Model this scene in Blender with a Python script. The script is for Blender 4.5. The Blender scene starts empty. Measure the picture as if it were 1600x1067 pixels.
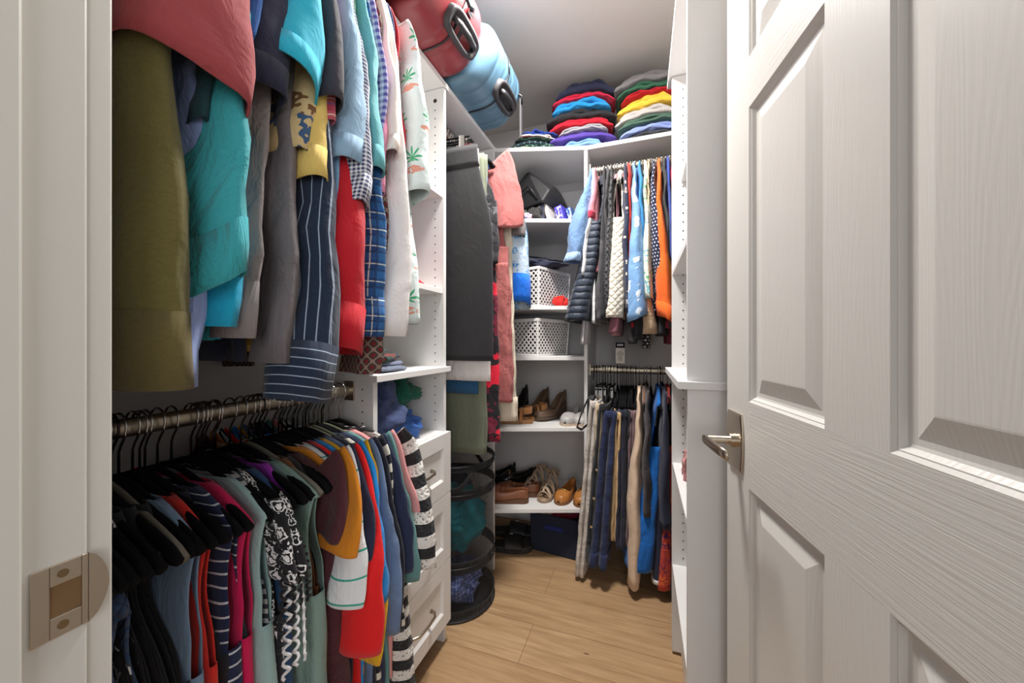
import bpy, math, random
import numpy as np
C = bpy.context.scene.collection
PI = math.pi
LW, RW, BW, FW, CEIL = -1.085, 0.47, 2.24, 0.172, 2.50     # closet walls (m)

# ---------------------------------------------------------------- materials
def lin(c):
    r = []
    for v in c:
        v /= 255.0
        r.append(v/12.92 if v <= .04045 else ((v+.055)/1.055)**2.4)
    return tuple(r)+(1.0,)

class NT:
    def __init__(s, name):
        s.m = bpy.data.materials.new(name); s.m.use_nodes = True
        s.t = s.m.node_tree; s.b = s.t.nodes['Principled BSDF']; s.out = s.t.nodes['Material Output']
    def n(s, kind, **kw):
        x = s.t.nodes.new(kind)
        for k, v in kw.items(): setattr(x, k, v)
        return x
    def put(s, sock, v):
        if hasattr(v, 'is_output') or isinstance(v, bpy.types.NodeSocket): s.t.links.new(v, sock)
        else: sock.default_value = v
    def math(s, op, a, b=0.0, c=0.0):
        x = s.n('ShaderNodeMath', operation=op)
        s.put(x.inputs[0], a); s.put(x.inputs[1], b); s.put(x.inputs[2], c)
        return x.outputs[0]
    def mix(s, f, a, b):
        x = s.n('ShaderNodeMix', data_type='RGBA')
        s.put(x.inputs[0], f); s.put(x.inputs[6], a); s.put(x.inputs[7], b)
        return x.outputs[2]
    def uv(s):
        if not hasattr(s, '_uv'):
            t = s.n('ShaderNodeTexCoord'); p = s.n('ShaderNodeSeparateXYZ')
            s.t.links.new(t.outputs['UV'], p.inputs[0]); s._uv = (t.outputs['UV'], p.outputs[0], p.outputs[1])
        return s._uv
    def obj(s):
        if not hasattr(s, '_ob'):
            t = s.n('ShaderNodeTexCoord'); p = s.n('ShaderNodeSeparateXYZ')
            s.t.links.new(t.outputs['Object'], p.inputs[0]); s._ob = (t.outputs['Object'], p.outputs[0], p.outputs[1], p.outputs[2])
        return s._ob
    def mapping(s, v, scale=(1, 1, 1), loc=(0, 0, 0), rot=(0, 0, 0)):
        x = s.n('ShaderNodeMapping'); s.put(x.inputs[0], v)
        x.inputs['Scale'].default_value = scale; x.inputs['Location'].default_value = loc; x.inputs['Rotation'].default_value = rot
        return x.outputs[0]
    def noise(s, v, scale, detail=2.0, rough=.5, dist=0.0):
        x = s.n('ShaderNodeTexNoise'); s.put(x.inputs['Vector'], v)
        x.inputs['Scale'].default_value = scale; x.inputs['Detail'].default_value = detail
        x.inputs['Roughness'].default_value = rough; x.inputs['Distortion'].default_value = dist
        return x.outputs[0]
    def vor(s, v, scale, feature='F1'):
        x = s.n('ShaderNodeTexVoronoi', feature=feature); s.put(x.inputs['Vector'], v); x.inputs['Scale'].default_value = scale
        return x
    def bump(s, h, strength=.3, dist=.002, prev=None):
        x = s.n('ShaderNodeBump'); x.inputs['Strength'].default_value = strength; x.inputs['Distance'].default_value = dist
        s.put(x.inputs['Height'], h)
        if prev is not None: s.t.links.new(prev, x.inputs['Normal'])
        return x.outputs[0]

def solid(name, col, rough=.5, metal=0.0, spec=.5, bumpy=None):
    n = NT(name); n.b.inputs['Base Color'].default_value = lin(col)
    n.b.inputs['Roughness'].default_value = rough; n.b.inputs['Metallic'].default_value = metal
    n.b.inputs['Specular IOR Level'].default_value = spec
    if bumpy:
        o = n.obj()[0]
        n.t.links.new(n.bump(n.noise(o, bumpy[0], 4), bumpy[1], bumpy[2]), n.b.inputs['Normal'])
    return n.m

_cl = {}
def cloth(col, pat=None, rough=.9, wr=.5, weave=.25, **k):
    """woven / knitted fabric; pattern lives in UV metres"""
    key = (tuple(col), pat, rough, wr, weave, str(sorted(k.items())))
    if key in _cl: return _cl[key]
    n = NT('fabric_%s' % (pat or 'plain')); uv, u, v = n.uv()
    base = lin(col); c = base
    c2 = lin(k.get('c2', (240, 240, 240))); c3 = lin(k.get('c3', (200, 60, 60))); c4 = lin(k.get('c4', (60, 140, 80)))
    per = k.get('per', .03); duty = k.get('duty', .5)
    H = None
    fr = lambda x, p, off=0.0: n.math('FRACT', n.math('ADD', n.math('DIVIDE', x, p), off))
    wob = n.math('MULTIPLY', n.math('SUBTRACT', n.noise(uv, 9, 2), .5), k.get('wob', .012))
    vv = n.math('ADD', v, wob); uu = n.math('ADD', u, wob)
    if pat == 'hs': c = n.mix(n.math('LESS_THAN', fr(vv, per), duty), base, c2)
    elif pat == 'vs': c = n.mix(n.math('LESS_THAN', fr(uu, per), duty), base, c2)
    elif pat == 'gingham':
        a = n.math('LESS_THAN', fr(u, per), .5); b = n.math('LESS_THAN', fr(v, per), .5)
        c = n.mix(n.math('MULTIPLY', n.math('ADD', a, b), .5), c2, base)
    elif pat == 'plaid':
        a = n.math('LESS_THAN', fr(uu, per), .5); b = n.math('LESS_THAN', fr(vv, per), .5)
        c = n.mix(n.math('MULTIPLY', n.math('ADD', a, b), .5), base, c2)
        la = n.math('LESS_THAN', fr(uu, per, .23), .07); lb = n.math('LESS_THAN', fr(vv, per, .23), .07)
        c = n.mix(n.math('MULTIPLY', n.math('MAXIMUM', la, lb), .8), c, c3)
        lc = n.math('LESS_THAN', fr(uu, per, .6), .12); ld = n.math('LESS_THAN', fr(vv, per, .6), .12)
        c = n.mix(n.math('MULTIPLY', n.math('MAXIMUM', lc, ld), .6), c, c4)
    elif pat == 'dots':
        b0 = n.math('DIVIDE', v, per); row = n.math('FLOOR', b0)
        a = n.math('SUBTRACT', n.math('FRACT', n.math('ADD', n.math('DIVIDE', u, per), n.math('MULTIPLY', row, .5))), .5)
        b = n.math('SUBTRACT', n.math('FRACT', b0), .5)
        d = n.math('ADD', n.math('MULTIPLY', a, a), n.math('MULTIPLY', b, b))
        c = n.mix(n.math('LESS_THAN', d, duty*duty*.25), base, c2)
    elif pat == 'floral':
        w = n.n('ShaderNodeVectorMath', operation='ADD'); n.put(w.inputs[0], uv)
        nz = n.n('ShaderNodeTexNoise'); n.put(nz.inputs['Vector'], uv); nz.inputs['Scale'].default_value = 2.2/per
        sc = n.n('ShaderNodeVectorMath', operation='SCALE'); n.put(sc.inputs[0], nz.outputs['Color']); sc.inputs['Scale'].default_value = per*.9
        n.t.links.new(sc.outputs[0], w.inputs[1])
        vo = n.vor(w.outputs[0], 1/per)
        sp = n.n('ShaderNodeSeparateXYZ'); n.t.links.new(vo.outputs['Color'], sp.inputs[0])
        inn = n.math('LESS_THAN', vo.outputs['Distance'], duty)
        cc = n.mix(n.math('GREATER_THAN', sp.outputs[0], .45), c2, c3)
        cc = n.mix(n.math('GREATER_THAN', sp.outputs[1], .6), cc, c4)
        vo2 = n.vor(w.outputs[0], 2.3/per)
        inn2 = n.math('LESS_THAN', vo2.outputs['Distance'], duty*.55)
        c = n.mix(n.math('MULTIPLY', inn2, n.math('GREATER_THAN', n.noise(uv, 1.5/per), .52)), base, c4)
        c = n.mix(inn, c, cc)
        if k.get('ring'):
            rg = n.math('LESS_THAN', n.math('ABSOLUTE', n.math('SUBTRACT', vo.outputs['Distance'], duty*.62)), duty*.14)
            c = n.mix(rg, c, base)
    elif pat == 'palm':                                    # palm sprays and pink cottages on white
        cu = n.math('SUBTRACT', fr(u, per), .5); b0 = n.math('DIVIDE', v, per*1.25)
        rowp = n.math('MULTIPLY', n.math('FLOOR', b0), .47)
        cu = n.math('SUBTRACT', n.math('FRACT', n.math('ADD', n.math('DIVIDE', u, per), rowp)), .5)
        cv = n.math('SUBTRACT', n.math('FRACT', b0), .55)
        ang = n.math('ARCTAN2', cv, cu)
        rad = n.math('SQRT', n.math('ADD', n.math('MULTIPLY', cu, cu), n.math('MULTIPLY', cv, cv)))
        star = n.math('ADD', .16, n.math('MULTIPLY', n.math('SINE', n.math('MULTIPLY', ang, 9.0)), .13))
        star = n.math('ADD', star, n.math('MULTIPLY', n.math('SUBTRACT', n.noise(uv, 60), .5), .12))
        up = n.math('GREATER_THAN', cv, -.08)
        palm = n.math('MULTIPLY', n.math('LESS_THAN', rad, star), up)
        hut = n.math('MULTIPLY', n.math('LESS_THAN', n.math('ABSOLUTE', n.math('ADD', cv, .26)), n.math('SUBTRACT', .10, n.math('MULTIPLY', n.math('ABSOLUTE', cu), .25))), n.math('LESS_THAN', n.math('ABSOLUTE', cu), .3))
        hut = n.math('MULTIPLY', hut, n.math('GREATER_THAN', n.noise(uv, 70, 3), .43))
        tint = n.mix(n.noise(uv, 45), lin((40, 150, 95)), lin((95, 200, 150)))
        c = n.mix(palm, base, tint); c = n.mix(hut, c, lin((226, 160, 140)))
    elif pat == 'mel':
        mv = n.mapping(uv, (1, k.get('st', 3), 1))
        c = n.mix(n.math('MULTIPLY', n.math('ADD', n.noise(mv, 380, 2), n.math('MULTIPLY', n.noise(mv, 90, 2), .6)), .62), base, c2)
    elif pat == 'chain':
        a = n.math('SINE', n.math('MULTIPLY', u, 2*PI/per)); b = n.math('SINE', n.math('MULTIPLY', v, 2*PI/(per*1.5)))
        d = n.math('ABSOLUTE', n.math('ADD', a, b)); c = n.mix(n.math('LESS_THAN', d, .45), base, c2)
        c = n.mix(n.math('GREATER_THAN', d, 1.5), c, c3)
    elif pat == 'crochet':
        a = n.math('LESS_THAN', fr(n.math('ADD', v, n.math('MULTIPLY', n.math('SINE', n.math('MULTIPLY', u, 90)), .0022)), per), .5)
        hol = n.vor(uv, 130); c = n.mix(a, base, c2)
        c = n.mix(n.math('MULTIPLY', n.math('LESS_THAN', hol.outputs['Distance'], .25), .7), c, lin((35, 33, 36)))
        H = hol.outputs['Distance']
    # fine tone variation that belongs to the yarn
    g = n.noise(uv, 900, 1)
    c = n.mix(n.math('MULTIPLY', g, k.get('yarn', .12)), c, lin((15, 15, 18)) if sum(col) > 120 else lin((70, 70, 76)))
    n.put(n.b.inputs['Base Color'], c)
    n.b.inputs['Roughness'].default_value = rough
    n.b.inputs['Specular IOR Level'].default_value = k.get('spec', .25)
    n.b.inputs['Sheen Weight'].default_value = k.get('sheen', .12); n.b.inputs['Sheen Roughness'].default_value = .6
    uvs = n.mapping(uv, (1, .45, 1))
    b = n.bump(n.noise(uvs, 20, 4, .55, .9), min(1, wr*1.5), .016)
    if pat == 'quilt' or k.get('quilt'):
        q = k.get('q', .05)
        a = n.math('ABSOLUTE', n.math('SINE', n.math('MULTIPLY', n.math('ADD', u, v), PI/q)))
        d = n.math('ABSOLUTE', n.math('SINE', n.math('MULTIPLY', n.math('SUBTRACT', u, v), PI/q)))
        b = n.bump(n.math('POWER', n.math('MULTIPLY', a, d), .4), .9, .006, b)
    if k.get('puff'):
        a = n.math('ABSOLUTE', n.math('SINE', n.math('MULTIPLY', n.math('ADD', v, n.math('MULTIPLY', n.noise(uv, 25), .012)), PI/k['puff'])))
        b = n.bump(n.math('POWER', a, .5), .8, .008, b)
    if H is not None: b = n.bump(H, .8, .004, b)
    b = n.bump(n.noise(uv, 1400, 1), weave, .001, b)
    n.t.links.new(b, n.b.inputs['Normal'])
    _cl[key] = n.m
    return n.m

WHITE = solid('white_melamine', (226, 225, 224), .42, spec=.4)
PAINT = solid('white_trim_paint', (207, 205, 199), .38, spec=.45)
WALLM = solid('wall_paint', (202, 199, 199), .85, bumpy=(140, .12, .002))
CEILM = solid('ceiling_paint', (214, 211, 205), .9, bumpy=(120, .12, .002))
NICKEL = solid('brushed_nickel', (196, 184, 168), .28, 1.0)
RODM = solid('satin_nickel_rod', (178, 168, 150), .35, 1.0)
CHROME = solid('chrome_hook', (205, 203, 200), .16, 1.0)
DARKH = solid('gunmetal_hook', (60, 57, 55), .25, .9)
HOLE = solid('pin_hole_dark', (40, 38, 38), .8)
VELVET = solid('black_velvet', (17, 17, 19), .95, spec=.15, bumpy=(500, .3, .001))
VELG = solid('grey_velvet', (120, 116, 106), .95, spec=.15, bumpy=(500, .3, .001))
VELO = solid('olive_grey_velvet', (88, 92, 74), .95, spec=.15)
BLACKP = solid('black_plastic', (26, 26, 28), .4)
TOEM = solid('dark_toe_kick', (74, 62, 55), .7)

# ---------------------------------------------------------------- mesh helpers
def mkobj(name, V, F, mat, parent=None, UVs=None, smooth=True, mi=None):
    me = bpy.data.meshes.new(name)
    me.from_pydata([tuple(map(float, p)) for p in V], [], F)
    for m in (mat if isinstance(mat, (list, tuple)) else [mat]): me.materials.append(m)
    if smooth: me.polygons.foreach_set('use_smooth', [True]*len(me.polygons))
    if mi is not None: me.polygons.foreach_set('material_index', mi)
    if UVs is not None:
        l = me.uv_layers.new(name='UVMap')
        idx = np.empty(len(me.loops), dtype=np.int32); me.loops.foreach_get('vertex_index', idx)
        l.data.foreach_set('uv', np.asarray(UVs, dtype=np.float32)[idx].ravel())
    me.update()
    o = bpy.data.objects.new(name, me); C.objects.link(o)
    if parent is not None: o.parent = parent
    return o

def grid(name, P, mat, parent=None, closed=True, thick=0.0, skip=None, uv=None, cap=(False, False)):
    """P (R,Cn,3) -> sheet or tube; skip(r,c)->True leaves a hole; uv in metres"""
    R, Cn = P.shape[:2]
    V = P.reshape(-1, 3)
    if uv is None:
        d = np.linalg.norm(np.diff(P, axis=0), axis=2).mean(axis=1); vv = np.concatenate([[0], np.cumsum(d)])
        d2 = np.linalg.norm(np.roll(P, -1, axis=1)-P, axis=2); mid = d2[R//2]; uu = np.concatenate([[0], np.cumsum(mid)[:-1]])
        half = mid.sum()/2
        if closed: uu = np.where(uu > half, 2*half-uu, uu)
        uv = np.stack(np.broadcast_arrays(uu[None, :], -vv[:, None]), axis=-1)
    F = []
    for r in range(R-1):
        for c in range(Cn if closed else Cn-1):
            if skip and skip(r, c): continue
            c2 = (c+1) % Cn
            F.append((r*Cn+c, (r+1)*Cn+c, (r+1)*Cn+c2, r*Cn+c2))
    if cap[0]: F.append(tuple(range(Cn)))
    if cap[1]: F.append(tuple((R-1)*Cn+c for c in reversed(range(Cn))))
    o = mkobj(name, V, F, mat, parent, uv.reshape(-1, 2))
    if thick:
        s = o.modifiers.new('thickness', 'SOLIDIFY'); s.thickness = thick; s.offset = 0
    return o

class MB:
    """collects boxes and tubes into one mesh"""
    def __init__(s): s.V = []; s.F = []; s.I = []
    def add(s, V, F, i=0):
        k = len(s.V); s.V += [tuple(v) for v in V]; s.F += [tuple(a+k for a in f) for f in F]; s.I += [i]*len(F)
    def box(s, x0, x1, y0, y1, z0, z1, i=0):
        s.add([(x, y, z) for z in (z0, z1) for y in (y0, y1) for x in (x0, x1)],
              [(0, 2, 3, 1), (4, 5, 7, 6), (0, 1, 5, 4), (2, 6, 7, 3), (0, 4, 6, 2), (1, 3, 7, 5)], i)
    def tube(s, pts, r, n=8, i=0, rr=None):
        pts = [np.array(p, float) for p in pts]; up = None; base = len(s.V); V = []
        for k, p in enumerate(pts):
            t = (pts[min(k+1, len(pts)-1)]-pts[max(k-1, 0)]); t /= (np.linalg.norm(t)+1e-9)
            if up is None:
                up = np.array((0, 0, 1.0)) if abs(t[2]) < .9 else np.array((1.0, 0, 0))
            a = np.cross(t, up); a /= (np.linalg.norm(a)+1e-9); b = np.cross(a, t); up = b
            ra = (rr[k] if rr is not None else r)
            if not isinstance(ra, (tuple, list)): ra = (ra, ra)
            for j in range(n):
                q = 2*PI*j/n; V.append(p+a*ra[0]*math.cos(q)+b*ra[1]*math.sin(q))
        F = [(k*n+j, k*n+(j+1) % n, (k+1)*n+(j+1) % n, (k+1)*n+j) for k in range(len(pts)-1) for j in range(n)]
        F += [tuple(reversed(range(n))), tuple((len(pts)-1)*n+j for j in range(n))]
        s.add(V, F, i)
    def disc(s, c, ax, r, n=10, i=0, h=.0006):
        c = np.array(c, float); ax = np.array(ax, float); s.tube([c-ax*h, c+ax*h], r, n, i)
    def build(s, name, mat, parent=None, smooth=False, bev=0.0):
        o = mkobj(name, s.V, s.F, mat, parent, smooth=smooth, mi=s.I)
        if bev:
            b = o.modifiers.new('bevel', 'BEVEL'); b.width = bev; b.segments = 2; b.limit_method = 'ANGLE'; b.angle_limit = .9
        return o

def tag(o, label=None, cat=None, group=None, kind=None):
    if label: o['label'] = label
    if cat: o['category'] = cat
    if group: o['group'] = group
    if kind: o['kind'] = kind
    return o
def empty(name, loc, label, cat, group=None, rz=0.0, kind=None):
    o = bpy.data.objects.new(name, None); o.empty_display_size = .05; C.objects.link(o)
    o.location = loc; o.rotation_euler = (0, 0, rz)
    return tag(o, label, cat, group, kind)
def struct(name, mb, mat, label, cat, **k):
    o = mb.build(name, mat, **k); return tag(o, label, cat, kind='structure')
def sstep(a, b, x):
    t = np.clip((x-a)/(b-a), 0, 1); return t*t*(3-2*t)
def wob(x, y, seed, f=1.0):
    r = np.random.RandomState(seed); o = 0
    for k in range(4):
        a, b, c = r.uniform(-1, 1, 3); o = o+np.sin(f*(1.6**k)*(a*x+b*y)*6+c*9)/(1.35**k)
    return o/2.4

# ---------------------------------------------------------------- room shell
def build_room():
    m = NT('oak_floor'); t = m.n('ShaderNodeTexCoord')
    vec = m.mapping(t.outputs['Object'], (1, 1, 1), (0.415, -1.4265+.19*8, 0))
    br = m.n('ShaderNodeTexBrick'); m.put(br.inputs['Vector'], vec)
    br.offset = .34; br.inputs['Scale'].default_value = 1; br.inputs['Brick Width'].default_value = 1.22; br.inputs['Row Height'].default_value = .19
    br.inputs['Mortar Size'].default_value = .0011; br.inputs['Mortar Smooth'].default_value = .1; br.inputs['Bias'].default_value = 0
    br.inputs['Color1'].default_value = lin((196, 164, 126)); br.inputs['Color2'].default_value = lin((184, 150, 113)); br.inputs['Mortar'].default_value = lin((126, 98, 70))
    g = m.noise(m.mapping(vec, (1.2, 16, 1)), 3.0, 6, .62, .9)
    g2 = m.noise(m.mapping(vec, (2.5, 120, 1)), 3.0, 3, .6, .2)
    f = m.math('ADD', m.math('MULTIPLY', g, .7), m.math('MULTIPLY', g2, .35))
    r = m.n('ShaderNodeMapRange'); m.put(r.inputs[0], f); r.inputs[1].default_value = .38; r.inputs[2].default_value = .72
    c = m.mix(m.math('MULTIPLY', r.outputs[0], .85), br.outputs['Color'], lin((146, 110, 76)))
    kn = m.vor(m.mapping(vec, (.9, 2.6, 1), (.3, .12, 0)), 1.5)
    kf = m.math('MULTIPLY', m.math('LESS_THAN', kn.outputs['Distance'], .035), .8)
    c = m.mix(kf, c, lin((96, 66, 44)))
    m.put(m.b.inputs['Base Color'], c); m.b.inputs['Roughness'].default_value = .48; m.b.inputs['Specular IOR Level'].default_value = .35
    b = m.bump(f, .25, .001); b = m.bump(br.outputs['Fac'], .5, -.001, b); m.t.links.new(b, m.b.inputs['Normal'])
    q = MB(); q.box(-2.2, 1.6, -1.6, BW+.1, -.06, 0); struct('floor', q, m.m, 'light oak plank floor running across the closet', 'floor')
    q = MB(); q.box(LW-.1, RW+.1, FW-.12, BW+.1, CEIL, CEIL+.06); struct('ceiling', q, CEILM, 'plain matte off-white closet ceiling', 'ceiling')
    q = MB(); q.box(LW-.1, LW, FW-.12, BW+.1, 0, CEIL); struct('wall_left', q, WALLM, 'pale grey wall behind the left hanging rods', 'wall')
    q = MB(); q.box(RW, RW+.1, FW-.12, BW+.1, 0, CEIL); struct('wall_right', q, WALLM, 'pale grey wall behind the open door', 'wall')
    q = MB(); q.box(LW, RW, BW, BW+.1, 0, CEIL); struct('wall_back', q, WALLM, 'grey wall behind the far hanging rods and corner shelves', 'wall')
    # front wall with the doorway the camera looks through
    q = MB(); q.box(-2.2, -.46, FW-.115, FW, 0, CEIL); q.box(.318, 1.6, FW-.115, FW, 0, CEIL); q.box(-.46, .318, FW-.115, FW, 2.06, CEIL)
    struct('wall_front', q, WALLM, 'wall holding the doorway with the white frame', 'wall')
    # jamb, stop and casings
    q = MB(); q.box(-.46, -.44, FW-.12, FW+.001, 0, 2.06); q.box(-.44, -.429, FW-.12, FW-.037, 0, 2.04)
    q.box(-.53, -.4435, FW+.0015, FW+.018, 0, 2.11); q.box(-.54, -.445, FW-.14, FW-.121, 0, 2.11)
    j = struct('trim_1', q, PAINT, 'white door jamb and casing with the metal strike plate', 'door frame', bev=.002)
    q = MB(); q.box(.297, .318, FW-.12, FW+.001, 0, 2.06); q.box(.3175, .40, FW+.0015, FW+.018, 0, 2.11); q.box(-.44, .297, FW-.12, FW, 2.04, 2.06)
    struct('trim_2', q, PAINT, 'white hinge side jamb and head beside the open door', 'door frame', bev=.002)
    # strike plate: plate with square hole, lip curling round the casing, screws
    zc = .934; X = -.4392
    q = MB(); y0, y1 = FW-.031, FW+.0005; h0, h1 = y0+.010, y1-.004
    q.box(X-.0003, X+.0016, y0, h0, zc-.029, zc+.029); q.box(X-.0003, X+.0016, h1, y1, zc-.029, zc+.029)
    q.box(X-.0003, X+.0016, h0, h1, zc-.029, zc-.0125); q.box(X-.0003, X+.0016, h0, h1, zc+.0125, zc+.029)
    # D-shaped lip
    V = []; n = 12
    prof = [(y1+.012*math.sin(PI*k/n/1.0) ** .7 if 0 < k < n else y1, zc-.029+.058*k/n) for k in range(n+1)]
    for dx in (-.0003, .0016):
        for y, z in prof: V.append((X+dx-(.0), y, z))
    F = [tuple(range(n+1)), tuple(reversed(range(n+1, 2*n+2)))]+[(k, k+1, n+2+k, n+1+k) for k in range(n)]
    q.add(V, F)
    sp = q.build('strike_plate', NICKEL, j, bev=.0006); sp['label'] = 'brushed nickel strike plate'
    q = MB(); q.box(X-.0004, X+.0002, h0, h1, zc-.0125, zc+.0125); q.build('latch_hole', solid('latch_hole_dark', (120, 92, 60), .7), sp)
    for s in (-1, 1):
        q = MB(); q.disc((X+.0018, y0+.017, zc+s*.0205), (1, 0, 0), .0032, 14, 0, .0006); q.build('screw', solid('screw_brass', (150, 128, 96), .3, 1), sp, smooth=False)

def build_door():
    # six-panel moulded door, free edge at (.175,.915), hinge side toward the camera
    W, H, T = .758, 2.02, .035
    root = empty('door_1', (.175, .915, .01), 'white six-panel door swung open into the closet on the right', 'door', kind='structure',
                 rz=math.atan2(-.988, .154))
    # local x = along width from the free edge to the hinges; local -y side faces the aisle
    def grain(vertical, name):
        n = NT(name); o = n.obj()[0]
        sc = (34, 1, 1.3) if vertical else (1.3, 1, 60)
        g = n.noise(n.mapping(o, sc), 5.0, 5, .6, .6)
        if vertical:
            cn = n.noise(n.mapping(o, (9, 1, 1.1)), 1.6, 1, .4, .3)
            rings = n.math('SINE', n.math('MULTIPLY', cn, 130))
            g = n.math('ADD', g, n.math('MULTIPLY', rings, .10))
        n.b.inputs['Base Color'].default_value = lin((212, 210, 205)); n.b.inputs['Roughness'].default_value = .34; n.b.inputs['Specular IOR Level'].default_value = .45
        n.t.links.new(n.bump(g, .22 if vertical else .42, .0016), n.b.inputs['Normal']); return n.m
    mv, mh = grain(True, 'door_vertical_grain'), grain(False, 'door_horizontal_grain')
    xs = [0, .105, .327, .431, .653, W]
    zs = [0, .19, .8495, 1.015, 1.575, 1.671, 1.905, H]       # rails 0-.19, .85-1.015, 1.575-1.671, 1.905-
    q = MB()
    sgn = {0: -1, 1: 1}
    for side in (0, 1):
        y = 0.0 if side == 0 else T
        ins = 1 if side == 0 else -1
        def face(x0, x1, z0, z1, i):
            V = [(x0, y, z0), (x1, y, z0), (x1, y, z1), (x0, y, z1)]
            q.add(V, [(0, 1, 2, 3) if side == 0 else (3, 2, 1, 0)], i)
        for a in range(7):
            rail = a % 2 == 0
            for b in range(5):
                stile = b % 2 == 0
                if rail or stile: face(xs[b], xs[b+1], zs[a], zs[a+1], 0 if (b in (0, 4) or not rail) else 1)
                else:
                    off = [0, .003, .006, .011, .016, .034, .040, None]
                    dep = [0, .004, .0045, .0095, .0100, .0100, .0085, None]
                    off = [0, .004, .0055, .010, .0135, .020, .046, .048]; dep = [0, .0035, .0035, .0085, .0095, .0095, .0022, .002]
                    loops = []
                    for o_, d_ in zip(off, dep):
                        loops.append([(xs[b]+o_, y+ins*d_, zs[a]+o_), (xs[b+1]-o_, y+ins*d_, zs[a]+o_), (xs[b+1]-o_, y+ins*d_, zs[a+1]-o_), (xs[b]+o_, y+ins*d_, zs[a+1]-o_)])
                    V = [p for l in loops for p in l]; F = []
                    for k in range(len(off)-1):
                        for j in range(4):
                            f = (k*4+j, k*4+(j+1) % 4, (k+1)*4+(j+1) % 4, (k+1)*4+j)
                            F.append(f if side == 0 else tuple(reversed(f)))
                    e = (len(off)-1)*4; f = (e, e+1, e+2, e+3); F.append(f if side == 0 else tuple(reversed(f)))
                    q.add(V, F, 0)
    # edges
    for V in ([(0, 0, 0), (0, T, 0), (0, T, H), (0, 0, H)], [(W, T, 0), (W, 0, 0), (W, 0, H), (W, T, H)],
              [(0, 0, H), (0, T, H), (W, T, H), (W, 0, H)], [(0, T, 0), (0, 0, 0), (W, 0, 0), (W, T, 0)]):
        q.add(V, [(3, 2, 1, 0)], 0)
    slab = q.build('door_slab', [mv, mh], root)
    # lever set on the aisle side
    cx, cz = .047, .937-.01
    V = []; n = 10; hw, hh = .038, .058
    out = []
    for k in range(n+1):
        t = -1+2*k/n; out.append((hw*(1-.16*t*t), hh*t))
    for k in range(n+1):
        t = 1-2*k/n; out.append((-hw*(1-.16*t*t), hh*t))
    N = len(out)
    for dy, sc in ((0, 1), (-.0035, 1), (-.0055, .94)):
        for x, z in out: V.append((cx+x*sc, dy, cz+z*sc))
    F = [(r*N+k, r*N+(k+1) % N, (r+1)*N+(k+1) % N, (r+1)*N+k) for r in range(2) for k in range(N)]+[tuple(range(2*N, 3*N))]
    h = empty('door_handle', (0, 0, 0), None, None); h.parent = root
    q = MB(); q.add(V, F); q.build('rosette', NICKEL, h)
    q = MB(); q.tube([(cx, -.004, cz), (cx, -.014, cz)], .014, 20); q.tube([(cx, -.014, cz), (cx, -.060, cz)], .0085, 16)
    q.build('spindle', NICKEL, h, smooth=False)
    q = MB()
    pts = [(cx-.010, -.058, cz), (cx+.006, -.060, cz), (cx+.05, -.061, cz), (cx+.085, -.060, cz-.001), (cx+.112, -.057, cz-.002)]
    q.tube(pts, .008, 14, rr=[(.005, .008), (.0065, .0105), (.005, .0105), (.0045, .010), (.004, .009)])
    q.build('lever', NICKEL, h, smooth=True)
    for z in (.22, 1.01, 1.80):
        q = MB(); q.tube([(W+.004, -.004, z-.045), (W+.004, -.004, z+.045)], .006, 12); q.box(W-.001, W+.002, 0, .03, z-.045, z+.045)
        q.build('hinge', NICKEL, root)
build_room(); build_door()
# ---------------------------------------------------------------- fitted closet furniture
def holes(q, plane, ys, z0, z1, x, nrm, i=1, step=.032, r=.0026):
    z = z0
    while z < z1:
        for y in ys: q.disc((x, y, z), nrm, r, 8, i, .0005)
        z += step
def panel(q, x0, x1, y0, y1, z0, z1): q.box(x0, x1, y0, y1, z0, z1, 0)

def settle(root):
    for o in C.objects:
        if o.parent == root: o.location = -root.location

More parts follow.
